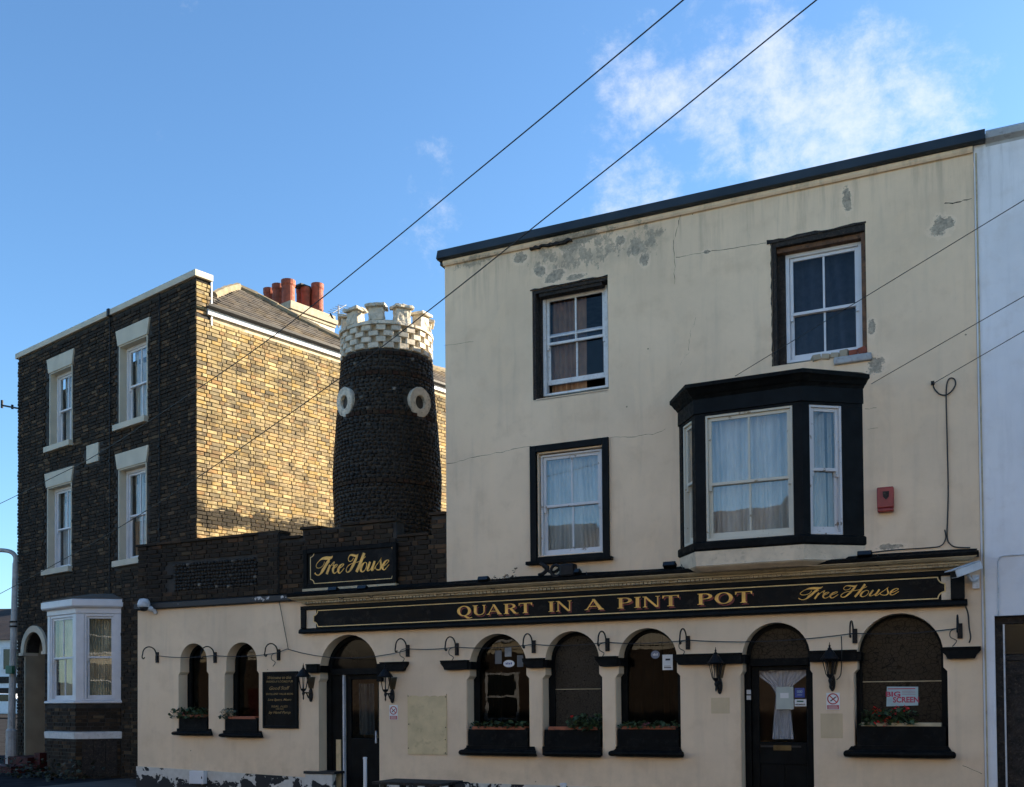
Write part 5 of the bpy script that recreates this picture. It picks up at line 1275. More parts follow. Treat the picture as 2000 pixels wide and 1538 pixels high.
def set_script(parent, x0, x1, zb_, zt2, y, mat=M_GOLD):
    sx = (x1-x0)/SW; sz = zt2-zb_
    for si, st_ in enumerate(SLOC):
        pts = smooth_path(st_, 6); L_, R_ = [], []
        for i, (u, v, w) in enumerate(pts):
            a, c = pts[max(0, i-1)], pts[min(len(pts)-1, i+1)]; dx, dz = (c[0]-a[0])*sx, (c[1]-a[1])*sz; ll = math.hypot(dx, dz) or 1
            ww = max(.0035, w*sz*.55); X_, Z_ = x0+u*sx, zb_+v*sz
            L_.append((X_-dz/ll*ww, Z_+dx/ll*ww)); R_.append((X_+dz/ll*ww, Z_-dx/ll*ww))
        bb = MB(); n = len(L_); y1 = y-.003-.0003*si
        vs = [(a, y1, c) for a, c in L_]+[(a, y1, c) for a, c in R_]+[(a, y, c) for a, c in L_]+[(a, y, c) for a, c in R_]
        fs = []
        for i in range(n-1): fs += [(i, i+1, n+i+1, n+i), (i, 2*n+i, 2*n+i+1, i+1), (n+i, n+i+1, 3*n+i+1, 3*n+i)]
        fs += [(0, n, 3*n, 2*n), (n-1, 3*n-1, 4*n-1, 2*n-1)]
        bb.add(vs, fs); bb.build('brush_stroke', mat, parent)
def line_frame(bb, x0, x1, z0, z1, r, w, y):
    # a gold line with scooped corners
    def path(d):
        a0, a1, c0, c1 = x0+d, x1-d, z0+d, z1-d; rr = r; pts = []
        for (cx_, cz_, s0) in ((x0, z0, 90), (x1, z0, 180), (x1, z1, 270), (x0, z1, 0)):
            n = 8
            for k in range(n+1):
                an = R(s0-90*k/n); pts.append((cx_+(rr+d*1.0)*math.cos(an) if True else 0, cz_+(rr+d)*math.sin(an)))
        return [(min(max(px_, a0), a1), min(max(pz_, c0), c1)) for px_, pz_ in pts]
    o_, i_ = path(0), path(w); n = len(o_)
    bb.add([(a, y, c) for a, c in o_]+[(a, y, c) for a, c in i_]+[(a, y+.002, c) for a, c in o_]+[(a, y+.002, c) for a, c in i_],
           [(k, (k+1) % n, n+(k+1) % n, n+k) for k in range(n)]+[(k, 2*n+k, 2*n+(k+1) % n, (k+1) % n) for k in range(n)]+[(n+k, n+(k+1) % n, 3*n+(k+1) % n, 3*n+k) for k in range(n)])
    return bb

# ------------------------------------------------------------------ long fascia sign
fz0 = (PZ(620, 1233.5, -.07)+PZ(1250, 1216, -.07)+PZ(1850, 1182.5, -.07))/3; fx0_, fx1_ = PX(588, 1215, -.07), PX(1884, 1150, -.07); fz1 = zb-.001
fs_ = thing('fascia_sign', 'long black fascia board lettered in gold QUART IN A PINT POT across the pub front', 'sign', ((fx0_+fx1_)/2, 0, fz0))
b = MB(); b.box(fx0_+.1, fx1_-.1, -.05, -.001, fz0+.06, fz1-.04); b.build('board', M_BOARD, fs_)
b = MB(); b.sweep([(-.001, fz0), (-.10, fz0), (-.11, fz0+.02), (-.10, fz0+.06), (-.055, fz0+.085), (-.001, fz0+.085)], fx0_-.03, fx1_+.03); b.box(fx0_, fx1_, -.09, -.001, fz1-.065, fz1); b.box(fx0_, fx0_+.1, -.085, -.001, fz0+.0855, fz1-.0655); b.box(fx1_-.16, fx1_, -.085, -.001, fz0+.0855, fz1-.0655); b.build('frame', M_BLACK, fs_, bevel=.006)
yb = -.0505
la, lb = PX(612, 1210, -.06), PX(1847, 1152, -.06)
gz0, gz1 = max(GZ0, fz0+.092), GZ1; print('fz', fz0, gz0)
b = MB(); b.box(fx0_+.101, la+.05, yb-.004, yb, fz0+.0865, fz1-.0665); b.build('corner_panel', M_CREAM_TRIM, fs_); b = MB(); b.box(lb-.05, fx1_-.161, yb-.004, yb, fz0+.0865, fz1-.0665); b.build('corner_panel', M_CREAM_TRIM, fs_)
# black field with scooped corners, and its gold line
def field(x0, x1, z0, z1, r, y0, y1):
    pts = []
    for (cx_, cz_, s0) in ((x0, z0, 90), (x1, z0, 180), (x1, z1, 270), (x0, z1, 0)):
        for k in range(9): an = R(s0-90*k/8); pts.append((cx_+r*math.cos(an), cz_+r*math.sin(an)))
    return pts
b = MB(); b.prism(field(la, lb, gz0, gz1, .085, 0, 0), yb-.0085, yb-.0045, 'y'); b.build('field', M_BOARD, fs_)
b = line_frame(MB(), la, lb, gz0, gz1, .085, .014, yb-.012); b.build('gold_line', M_GOLDLINE, fs_)
yl = yb-.0095
def tz_(px, py): return PZ(px, py, yl)
zt0, zt1 = (tz_(914, 1201)+tz_(1425, 1181))/2, (tz_(914, 1182)+tz_(1455, 1157.5))/2
for w_, a, c, my in (('QUART', 893, 1040, 1190), ('IN', 1071, 1117, 1186), ('A', 1141, 1181, 1184), ('PINT', 1206, 1327, 1179), ('POT', 1362, 1470, 1171)):
    set_word(fs_, w_, PX(a, my, yl), PX(c, my, yl), zt0, zt1, yl, True)
set_script(fs_, PX(1559, 1160, yl), PX(1756, 1155, yl), tz_(1672, 1166), tz_(1688, 1141.5), yl)
# ------------------------------------------------------------------ Free House sign on the parapet
sg = rect(598, 1068, 779, 1146)
fh = thing('wall_sign', 'black sign with gold Free House script standing against the brick parapet', 'sign', ((sg[0]+sg[1])/2, -.05, sg[2]))
b = MB(); b.box(sg[0]+.03, sg[1]-.03, -.06, -.02, sg[2]+.03, sg[3]-.02); b.build('board', M_BOARD, fh)
b = MB(); ring(b, sg[0], sg[1], sg[2], sg[3], .075, -.085, -.015); b.build('frame', M_BLACKW, fh, bevel=.01)
b = MB(); b.box(sg[0], sg[1], -.11, -.0, sg[2]-.045, sg[2]-.003); b.build('shelf', M_CREAM_DARK, fh)
fl = (PX(606, 1110, -.06), PX(773.5, 1100, -.06), PZ(690, 1136, -.06), PZ(690, 1073, -.06))
line_frame(MB(), fl[0], fl[1], fl[2], fl[3], .075, .012, -.064).build('gold_line', M_GOLDLINE, fh)
q0, q1 = P(614.5, 1120, -.06), P(760.5, 1110, -.06)
set_script(fh, q0.x, q1.x, PZ(638, 1121.5, -.06), PZ(711, 1080.5, -.06), -.0605)
# ------------------------------------------------------------------ menu board
mb_ = (PX(513, 1366, -.04), PX(581, 1366, -.04), PZ(547, 1423, -.04), PZ(547, 1312, -.04))
me_ = thing('notice_board', 'tall black notice board with faded gold welcome lettering beside a lantern', 'notice board', ((mb_[0]+mb_[1])/2, 0, mb_[2]))
b = MB(); b.box(mb_[0]+.03, mb_[1]-.03, -.035, -.001, mb_[2]+.03, mb_[3]-.03); b.build('board', M_BOARD, me_)
b = MB(); ring(b, mb_[0], mb_[1], mb_[2], mb_[3], .045, -.05, -.001); b.build('frame', M_BLACK, me_, bevel=.008)
M_FADED = plain('faded_gold_lettering', (.30, .185, .055), .6, .35, 18, 0)
mw, mh_ = mb_[1]-mb_[0], mb_[3]-mb_[2]; mx = (mb_[0]+mb_[1])/2-.01
for body, ty, wf, hf, shr in (('Welcome to this', .105, .68, .055, .35), ('FRIENDLY LOCALS PUB', .175, .76, .036, 0), ('Good Staff', .29, .58, .06, .35), ('EXCELLENT VALUE BEERS', .395, .77, .032, 0), ('Live Sport, Music', .50, .68, .05, .35), ('REAL ALES', .615, .46, .036, 0), ('SERVED', .66, .22, .02, 0), ('by Hand Pump', .725, .62, .06, .35)):
    add_text(me_, body, mx, -.036, mb_[3]-mh_*ty, mw*wf, mh_*hf, M_FADED, shr, .004)
line_frame(MB(), mb_[0]+.085, mb_[1]-.085, mb_[2]+.09, mb_[3]-.08, .03, .006, -.039).build('faded_line', M_BLACKW, me_)

# ================================================================== lanterns
def lantern():
    o = thing('wall_lantern', '', 'lantern', (0, 0, 0), 'black coach lanterns on the pub front', local=True)
    b = MB(); b.prism([(.05*math.cos(2*math.pi*k/16), (.145 if True else 0)*math.sin(2*math.pi*k/16)) for k in range(16)], -.035, -.001, 'y'); b.build('back_plate', M_IRON, o, bevel=.01)
    yl_ = -.27
    b = MB(); b.tube([(0, -.03, .045), (0, yl_+.0, .05)], .015, 6); b.tube(smooth_path([(0, -.03, -.07), (0, -.10, -.05), (0, -.15, .02), (0, -.19, .048)], 4), .013, 6); b.build('arm', M_IRON, o)
    T = Matrix.Translation((0, yl_, .0))
    b = MB(T); b.lathe([(.006, -.10), (.016, -.07), (.012, -.02), (.03, .03), (.022, .07), (.05, .10), (.062, .125), (.062, .135)], 12); b.build('base', M_IRON, o)
    b = MB(T)
    for k in range(6):
        a = math.pi*k/3; b.tube([(.06*math.cos(a), .06*math.sin(a), .13), (.118*math.cos(a), .118*math.sin(a), .38)], .008, 5)
        a2 = math.pi*(k+1)/3; b.tube([(.118*math.cos(a), .118*math.sin(a), .378), (.118*math.cos(a2), .118*math.sin(a2), .378)], .007, 5)
    b.build('cage', M_IRON, o)
    b = MB(T); b.lathe([(.055, .135), (.108, .376)], 6, Matrix.Rotation(0, 4, 'Z'), cap=False); b.build('lamp_glass', M_LAMPGLASS, o)
    b = MB(T); b.lathe([(.0, .376), (.15, .378), (.155, .39), (.12, .43), (.08, .49), (.05, .525), (.03, .54), (.035, .555), (.012, .575), (.018, .60), (.008, .62), (.003, .66)], 12, cap=False); b.build('canopy', M_IRON, o)
    return o
M_LAMPGLASS = glass_mat('smoked_lamp_glass', (.28, .25, .20), 1.0)
ln0 = lantern()
LL = [((608, 1358), 'coach lantern on the wall overlapping the corner of the notice board'), ((767, 1360), 'coach lantern right of the open arched doorway, above a small no smoking sign'),
      ((1406, 1340), 'coach lantern left of the glazed door hung with a lace curtain'), ((1626, 1334), 'coach lantern between the lace-curtained door and the widest arched window')]
LSC = 1.0
for i, (q, lab) in enumerate(LL):
    p = P(*q); p.y = 0
    if i == 0: ln0.location = p; ln0['label'] = lab; ln0.scale = (.80, .80, .80)
    else: copy_tree(ln0, p, lab)
# ================================================================== hanging-basket hooks
def hook():
    o = thing('basket_hook', '', 'hook', (0, 0, 0), 'iron basket hooks along the pub front', local=True)
    b = MB(); b.box(-.03, .03, -.025, -.001, -.10, .09); b.box(-.02, .02, -.04, -.0255, -.06, .03); b.build('wall_plate', M_IRON, o)
    pts = []
    for k in range(13):
        a = R(0+180*k/12); pts.append((-.02+.035*(1-math.cos(a))*0, -.02-.16*(1-math.cos(a)), .05+.13*math.sin(a)))
    pts += [(-.02, -.355, .0), (-.02, -.345, -.03), (-.02, -.31, -.035), (-.02, -.30, -.01)]
    pts = [(0, -.02, -.05)]+pts
    b = MB(); b.tube(smooth_path(pts, 2), .011, 6); b.build('arm', M_IRON, o)
    return o
h0 = hook()
HK = [((308, 1284), 'iron basket hook nearest the outer corner of the low wing'), ((421, 1284), 'iron basket hook between the two narrow arched windows'), ((545, 1279), 'iron basket hook directly above the notice board'),
      ((797, 1271), 'iron basket hook nearest the right side of the open arched doorway'), ((893, 1268), 'iron basket hook left of the first of the three equal arched windows'), ((1043, 1263), 'iron basket hook between the first and middle of three equal arched windows'),
      ((1187, 1259), 'iron basket hook between the middle and last of three equal arched windows'), ((1344, 1255), 'iron basket hook between the third equal arched window and the lace-curtained door'), ((1670, 1242), 'iron basket hook left of the widest arched window'), ((1875, 1232), 'iron basket hook right of the widest arched window, nearest the white building')]
HP = []
for i, (q, lab) in enumerate(HK):
    p = P(*q); p.y = 0; HP.append(p)
    if i == 0: h0.location = p; h0['label'] = lab
    else: copy_tree(h0, p, lab)
b = MB()
for i, p in enumerate(HP[:-1]):
    q = HP[i+1]; n = 12; sag = .05*abs(q.x-p.x)*.55
    mid = []
    for k in range(n+1): t = k/n; mid.append((p.x+(q.x-p.x)*t, -.05, p.z+.03+(q.z-p.z)*t-4*sag*t*(1-t)))
    if i == 2: # carried up to the cornice on the way
        pk = P(563, 1268); mid = [(p.x, -.05, p.z+.03), (pk.x, -.03, pk.z), ]+[(pk.x+(q.x-pk.x)*t/8, -.05, pk.z+(q.z-pk.z)*t/8-4*.14*(t/8)*(1-t/8)) for t in range(1, 9)]
    b.tube(mid, .0065, 5)
tp = P(547, 1172); b.tube([(tp.x, -.03, tp.z), P(563, 1268, -.03)], .006, 5)
for i in (2, 3, 4, 6, 7, 9):
    p = HP[i]; s_ = -1 if i != 2 else 1; b.tube(smooth_path([(p.x, -.05, p.z+.03), (p.x-.10, -.06, p.z+.0), (p.x-.11, -.06, p.z-.08), (p.x-.04, -.05, p.z-.13), (p.x-.09, -.05, p.z-.2)], 4), .006, 5)
o = b.build('festoon_cable', M_CABLE, None); tag(o, 'thin black cable looped from hook to hook across the pub front', 'cable')
# cable ends
def cable(pts, r, label, name='cable', Y=-.03, sm=4):
    pts = [P(*q[:2], q[2] if len(q) > 2 else Y) for q in pts]; b = MB(); b.tube(smooth_path([tuple(p) for p in pts], sm), r, 5); o = b.build(name, M_CABLE, None); return tag(o, label, 'cable')
cable([(1822, 750), (1825, 760), (1835, 770), (1847, 772), (1858, 765), (1866, 752), (1864, 741), (1856, 739), (1850, 748), (1848, 775), (1850, 860), (1852, 950), (1851, 1010), (1850, 1050), (1856, 1063), (1868, 1069), (1895, 1070)], .009, 'black cable looping and running down the cream wall beside the white building', Y=-.02)
cable([(1845, 1035), (1847, 1052), (1838, 1066), (1815, 1070), (1740, 1075), (1690, 1081)], .008, 'short black cable curling out of a hole just above the cornice', Y=-.02)
cable([(1886, 1185, -.12), (1891, 1200), (1893, 1225), (1896, 1245), (1893, 1256)], .010, 'black cable hanging from the end of the fascia to the last impost', Y=-.03)
cable([(1643, 1243), (1644, 1270, -.12), (1643, 1310), (1640, 1322), (1634, 1328)], .007, 'black feed cable dropping to the lantern beside the widest arched window')
cable([(1342, 1078), (1343, 1095), (1335, 1106), (1310, 1110)], .010, 'black cable bending from the bay sill down to the cornice')

# ================================================================== flood lights on the cornice
def flood():
    o = thing('floodlight', '', 'floodlight', (0, 0, 0), 'small floodlights along the cornice', local=True)
    b = MB(); b.box(-.09, .09, -.10, .0, -.035, .035, Matrix.Rotation(R(-25), 4, 'X')); b.build('housing', M_BLACKW, o, bevel=.01)
    b = MB(); b.box(-.08, .08, -.104, -.1005, -.028, .028, Matrix.Rotation(R(-25), 4, 'X')); b.build('lens', M_DARKGLASS, o)
    b = MB(); b.tube(smooth_path([(.05, -.01, -.02), (.09, -.03, -.10), (.16, -.02, -.12), (.17, .0, -.04), (.14, .05, .03)], 4), .007, 5); b.build('lead', M_CABLE, o)
    return o
f0 = flood()
for i, (q, lab) in enumerate([((655, 1156), 'small black floodlight on the cornice below the left half of the Free House sign'), ((712, 1153), 'small black floodlight on the cornice below the right half of the Free House sign'), ((948, 1136), 'small black floodlight on the cornice between the Free House sign and the scroll bracket'),
                            ((1125, 1122), 'small black floodlight on the cornice just right of the scroll bracket'), ((1310, 1108), 'small black floodlight on the cornice at the left foot of the bay'), ((1690, 1088), 'small black floodlight on the cornice at the right foot of the bay')]):
    p = P(*q, -.22); p.z = ZC+.09 if False else p.z
    if i == 0: f0.location = p; f0['label'] = lab
    else: copy_tree(f0, p, lab)
sb_ = thing('scroll_bracket', 'black iron scroll bracket with a motor box below the net-curtained window', 'bracket', tuple(P(1095, 1125, -.2)))
b = MB(); Y_ = -.22
def sp(pts): return smooth_path([tuple(P(a, c, Y_)) for a, c in pts], 6)
b.tube(sp([(1052, 1124), (1062, 1120), (1070, 1110), (1062, 1104), (1055, 1101)]), .028, 6); b.tube(sp([(1058, 1102), (1070, 1115), (1082, 1118), (1092, 1112), (1098, 1104)]), .024, 6)
ring_c = [tuple(P(1086+10*math.cos(k*.5236), 1115+11*math.sin(k*.5236), Y_-.03)) for k in range(12)]; b.tube(ring_c, .026, 6, closed=True); b.build('scroll', M_IRON, sb_)
q = P(1112, 1114, -.25); b = MB(); b.box(q.x-.13, q.x+.1, -.34, -.16, q.z-.10, q.z+.09); b.build('box', M_IRON, sb_, bevel=.03)
# ================================================================== alarm, cameras, boxes
al = thing('alarm_box', 'faded red alarm box on the upper cream wall right of the bay', 'alarm box', tuple(P(1729, 1002)))
q = rect(1713, 952, 1746, 1001, -.05); b = MB(); b.box(q[0], q[1], -.09, -.001, q[2]+.05, q[3]); b.box(q[0]+.005, q[1]-.005, -.10, -.001, q[2], q[2]+.048); b.build('case', M_REDBOX, al, bevel=.015)
b = MB(); cxq = (q[0]+q[1])/2+.01; b.prism([(cxq-.04, q[3]-.06), (cxq+.04, q[3]-.06), (cxq+.035, q[3]-.13), (cxq, q[3]-.17), (cxq-.035, q[3]-.13)], -.0935, -.089, 'y'); b.build('emblem', M_RAWDARK, al)
cc = thing('security_camera', 'grey boxy security camera on a bracket at the right end of the fascia', 'camera', tuple(P(1893, 1135)))
a, c = P(1862, 1122, -.42), P(1912, 1104, -.18)
ax_ = (a-c).normalized(); T = Matrix.Translation((a+c)/2) @ ax_.to_track_quat('-Y', 'Z').to_matrix().to_4x4(); ln_ = (a-c).length/2
b = MB(T); b.box(-.055, .055, -ln_, ln_, -.05, .045); b.box(-.062, .062, -ln_-.07, ln_*.9, .047, .06); b.build('housing', M_CAMERA, cc, bevel=.012)
b = MB(T); b.box(-.045, .045, -ln_-.004, -ln_-.001, -.04, .035); b.build('lens', M_INK, cc)
b = MB(); b.tube(smooth_path([tuple(P(1890, 1122, -.25)), tuple(P(1897, 1133, -.16)), tuple(P(1906, 1132, -.06)), tuple(P(1910, 1125, -.01))], 4), .022, 6); q = P(1906, 1133); b.box(q.x-.04, q.x+.04, -.04, -.001, q.z-.11, q.z+.06); b.build('bracket', M_CAMERA, cc)
c2 = thing('dome_camera', 'small pale dome camera on the outer top corner of the low wing', 'camera', tuple(P(282, 1185)))
q = P(281, 1180, -.18); b = MB(Matrix.Translation(q)); b.lathe([(.001, .10), (.07, .09), (.10, .05), (.11, .0), (.11, -.05), (.10, -.06)], 16); b.build('hood', M_CAMERA, c2, smooth=True)
b = MB(Matrix.Translation(q)); b.lathe([(.085, -.061), (.08, -.09), (.05, -.125), (.001, -.135)], 16); b.build('dome', M_INK, c2, smooth=True)
b = MB(); b.tube(smooth_path([tuple(q+Vector((.05, .05, -.07))), tuple(q+Vector((.10, .12, -.10))), tuple(q+Vector((.13, .175, -.17)))], 4), [.05]*4+[.04]*4+[.02], 8); b.build('bracket', M_CAMERA, c2)
mbx = thing('meter_box', 'small white meter box on the flaking plinth of the low wing', 'meter box', tuple(P(388, 1530)))
q = rect(374, 1506, 402, 1531, -.06); b = MB(); b.box(q[0], q[1], -.12, -.026, q[2], q[3]); b.build('case', M_WHITEN, mbx, bevel=.008); b = MB(); b.box(q[1]-.05, q[1]-.03, -.124, -.1205, (q[2]+q[3])/2-.02, (q[2]+q[3])/2+.02); b.build('lock', M_INK, mbx)
pl = thing('blank_board', 'blank yellowed board with peeling top edge between two doorways', 'board', tuple(P(834, 1475)))
q = rect(797, 1356, 873, 1474); b = MB(); b.box(q[0], q[1], -.014, -.001, q[2], q[3]); b.build('panel', M_PATCH, pl)
b = MB(); nn = 14; b.prism([(q[0]+.01+(q[1]-q[0]-.01)*k/nn, q[3]-.0+random.uniform(-.0, .012)) for k in range(nn+1)]+[(q[0]+.01+(q[1]-q[0]-.01)*k/nn, q[3]-.02-random.uniform(0, .025)) for k in range(nn, -1, -1)], -.017, -.0145, 'y'); b.build('peeling_edge', M_CREAM, pl)
b = MB()
for (u, v) in ((.02, .97), (.98, .95), (.03, .5), (.98, .45), (.02, .1), (.97, .03), (.97, .25)): xx, zz = q[0]+(q[1]-q[0])*u, q[2]+(q[3]-q[2])*v; b.prism(disc(xx, zz, .010, 7), -.018, -.0146, 'y')
b.build('screw_holes', M_RAWDARK, pl)['kind'] = 'stuff'
# painted-out square by the lace-curtained door
for (r_, lab) in (((1603, 1394, 1646, 1442), 'faint blank square patch of yellowed paint below a no smoking sign'), ((1389, 1363, 1425, 1394), 'faint rounded patch of yellowed paint below the lantern')):
    q = rect(*r_); b = MB(); b.box(q[0], q[1], -.004, -.0005, q[2], q[3]); o = b.build('paint_patch', render_mat('old_cream_patch', (.62, .475, .30), []), None); tag(o, lab, 'patch')
# ================================================================== no smoking signs, stickers, posters
def nosmoke(cx, cy, w, h, label):
    q = rect(cx-w/2, cy-h/2, cx+w/2, cy+h/2, -.01); o = thing('no_smoking_sign', label, 'sign', ((q[0]+q[1])/2, 0, q[2]), 'no smoking signs by the doors')
    W_, H_ = q[1]-q[0], q[3]-q[2]; xc = (q[0]+q[1])/2; zc_ = q[2]+H_*.64; r = W_*.44
    b = MB(); b.box(q[0], q[1], -.010, -.001, q[2], q[3]); b.build('plate', M_PAPER, o)
    b = MB()
    for p_ in ringpoly(xc, zc_, r, r, r*.80, r*.80, 0, 2*math.pi, 24): b.prism(p_, -.013, -.0101, 'y')
    b.build('red_ring', M_SIGNRED, o)
    T = Matrix.Translation((xc, 0, zc_)) @ Matrix.Rotation(R(45), 4, 'Y'); b = MB(T); b.box(-r*.82, r*.82, -.0127, -.0101, -r*.09, r*.09); b.build('red_bar', M_SIGNRED, o)
    T = Matrix.Translation((xc+r*.05, 0, zc_-r*.02)) @ Matrix.Rotation(R(-38), 4, 'Y'); b = MB(T); b.box(-r*.62, r*.5, -.0118, -.0101, -r*.10, r*.10); b.box(r*.54, r*.66, -.0118, -.0101, -r*.10, r*.10); b.build('cigarette', M_INK, o)
    b = MB(); b.box(q[0]+W_*.06, q[1]-W_*.06, -.0118, -.0101, q[2]+H_*.03, q[2]+H_*.27); rp_ = b.build('red_panel', M_SIGNRED, o)
    b = MB()
    for k in range(3): b.box(q[0]+W_*.14, q[1]-W_*(.14+.06*(k == 2)), -.0125, -.0119, q[2]+H_*(.07+.068*k), q[2]+H_*(.07+.068*k)+H_*.022)
    b.build('small_print', M_PAPER, rp_)
nosmoke(1627, 1370, 26, 33, 'white no smoking sign with red panel below a lantern by the lace-curtained door')
nosmoke(768.5, 1392, 16, 29, 'smaller no smoking sign with ragged red panel below the lantern by the open doorway')
YG = REV+.033
po = thing('poster', 'pale blue BIG SCREEN poster with red letters stuck inside the widest arched window', 'poster', tuple(P(1763, 1380, YG)))
q = rect(1731, 1342, 1793, 1380, YG); b = MB(); b.prism([(q[0], q[2]), (q[1], q[2]+.012), (q[1]+.004, q[3]-.0), (q[0]+.01, q[3]+.006)], YG-.004, YG-.001, 'y'); b.build('sheet', M_PAPERB, po)
W_, H_ = q[1]-q[0], q[3]-q[2]
add_text(po, 'BIG', q[0]+W_*.22, YG-.0045, q[3]-H_*.37, W_*.46, H_*.27, M_PLUM, 0, .03); add_text(po, 'SCREEN', q[0]+W_*.62, YG-.0045, q[2]+H_*.34, W_*.82, H_*.30, M_PLUM, 0, .03)
b = MB(); b.box(q[0]+.02, q[1]-.03, YG-.0048, YG-.0041, q[3]-H_*.12, q[3]-H_*.07)
for k in range(3): b.box(q[0]+W_*.5, q[1]-.03, YG-.0048, YG-.0041, q[3]-H_*(.22+.08*k), q[3]-H_*(.235+.08*k))
b.build('faint_print', M_PLUM, po)
def sheet(px0, py0, px1, py1, Y, mat, name, label, cat, group=None, extra=None):
    q = rect(px0, py0, px1, py1, Y); o = thing(name, label, cat, ((q[0]+q[1])/2, Y, q[2]), group); b = MB(); b.box(q[0], q[1], Y-.003, Y-.0005, q[2], q[3]); b.build('sheet', mat, o)
    if extra: extra(o, q)
    return o
YD = REV+.058
def ex_note(o, q):
    W_, H_ = q[1]-q[0], q[3]-q[2]; b = MB(); b.box(q[0]+W_*.24, q[0]+W_*.72, YD-.005, YD-.0031, q[2]+H_*.5, q[2]+H_*.73); b.build('label', M_PAPER, o)
M_NOTE = plain('pale_green_paper', (.42, .47, .43), .7, .06, 5, 0)
sheet(1516, 1342, 1550, 1386, YD, M_NOTE, 'notice', 'pale notice with a white label taped over the lace curtain of the door', 'notice', None, ex_note)
def ex_blue(o, q):
    W_, H_ = q[1]-q[0], q[3]-q[2]; xc = (q[0]+q[1])/2
    for k in range(3):
        b = MB(); 
        for p_ in ringpoly(q[0]+W_*(.32+.18*k), q[2]+H_*.62, W_*.09, H_*.13, W_*.05, H_*.08, 0, 6.283, 10): b.prism(p_, YD-.004, YD-.0031, 'y')
        b.build('emblem', M_PAPERB, o)
    b = MB(); b.box(xc-W_*.25, xc+W_*.25, YD-.004, YD-.0031, q[2]+H_*.25, q[2]+H_*.30); b.build('print', M_PAPERB, o)
sheet(1552, 1344, 1572, 1363, YD, M_BLUESTK, 'sticker', 'square blue sticker on the glass of the lace-curtained door', 'sticker', None, ex_blue)
def ex_mem(o, q):
    W_, H_ = q[1]-q[0], q[3]-q[2]; add_text(o, 'MEMBER', (q[0]+q[1])/2, YD-.0036, q[2]+H_*.26, W_*.84, H_*.22, M_INK, 0, .02)
    b = MB(); b.box(q[0]+W_*.2, q[1]-W_*.25, YD-.004, YD-.0031, q[2]+H_*.60, q[2]+H_*.80); b.build('print', M_GREENBOX, o)
sheet(1552, 1366, 1575, 1380, YD, M_PAPER, 'sticker', 'white MEMBER sticker below the square blue sticker', 'sticker', None, ex_mem)
def ex_lines(o, q):
    Y = q[4] if len(q) > 4 else YG; W_, H_ = q[1]-q[0], q[3]-q[2]; b = MB()
    for (u0, u1, v0, v1) in ((.3, .75, .62, .74), (.15, .85, .12, .18), (.15, .8, .24, .27)): b.box(q[0]+W_*u0, q[0]+W_*u1, YG-.004, YG-.0031, q[2]+H_*v0, q[2]+H_*v1)
    b.build('print', M_INK, o)
sheet(1294, 1279, 1314, 1309, YG, M_PAPER, 'notice', 'white paper notice in the third equal arched window', 'notice', None, ex_lines)
def oval(cx, cy, rx, ry, label, ring_=None):
    c = P(cx, cy, YG); e = P(cx+rx, cy, YG); f = P(cx, cy-ry, YG); a, h = e.x-c.x, f.z-c.z
    o = thing('sticker', label, 'sticker', tuple(c)); b = MB(); b.prism(disc(c.x, c.z, a, 24, h), YG-.003, YG-.0005, 'y'); b.build('disc', M_PAPER if not ring_ else ring_, o)
    b = MB()
    for k in range(4): b.box(c.x-a*.55+k*a*.3, c.x-a*.55+k*a*.3+a*.18, YG-.0045, YG-.0031, c.z-h*.25, c.z+h*(.2+.12*(k % 2)))
    b.build('print', M_BLUESTK if not ring_ else M_PAPER, o)
oval(994, 1296.5, 11, 7, 'white oval sticker in the first of the three equal arched windows'); oval(1280, 1279, 8.5, 8, 'round blue and white sticker in the third equal arched window', plain('grey_blue_sticker', (.17, .20, .27), .5, .1, 6, 0))
for (r_, lab) in (((967, 1271, 980, 1297), 'narrow grey card in the first equal arched window, left of a brighter card'), ((986, 1264, 999, 1283), 'pale glass-shaped card at the top of the first equal arched window'), ((1010, 1280, 1022, 1303), 'dark framed card at the right edge of the first equal arched window')):
    sheet(*r_, YG, plain('grey_card', (.10, .115, .13) if r_[0] != 986 else (.25, .27, .28), .5, .15, 6, 0), 'card', lab, 'card')

# ================================================================== window boxes and their plants
def window_box(k, label, trough=True, flow=None):
    x0, x1, z0, zs, fl, zf = arches[k]; a, c = x0-fl+.03, x1+fl-.03; h = .25 if k[0] == 'b' else .2
    o = thing('window_box', label, 'window box', ((a+c)/2, .0, z0), 'window boxes on the sills')
    zb_ = z0+.006
    b = MB(); b.box(a, c, -.02, .0, zb_, zb_+h); b.box(a, a+.02, .0005, .17, zb_, zb_+h); b.box(c-.02, c, .0005, .17, zb_, zb_+h); b.box(a+.0205, c-.0205, .15, .17, zb_, zb_+h); b.box(a+.0205, c-.0205, .0005, .1495, zb_, zb_+.02); b.build('box', M_BLACKW, o)
    zt = zb_+h
    if trough:
        b = MB(); m_ = .05; ring_pts = ((a+.05, c-.05, .01, .14)); x_0, x_1, y0, y1 = ring_pts
        b.box(x_0, x_1, y0-.012, y0+.01, zt-.02, zt+.045); b.box(x_0, x_1, y1-.01, y1+.008, zt-.02, zt+.045); b.box(x_0, x_0+.02, y0+.0105, y1-.0105, zt-.02, zt+.045); b.box(x_1-.02, x_1, y0+.0105, y1-.0105, zt-.02, zt+.045); b.build('trough', M_TROUGH if k != 'b4' else M_CREAM_DARK, o, bevel=.006)
    b = MB(); b.box(a+.045, c-.045, .02, .13, zt-.05, zt+.02); b.build('soil', M_SOIL, o)
    return a, c, zt
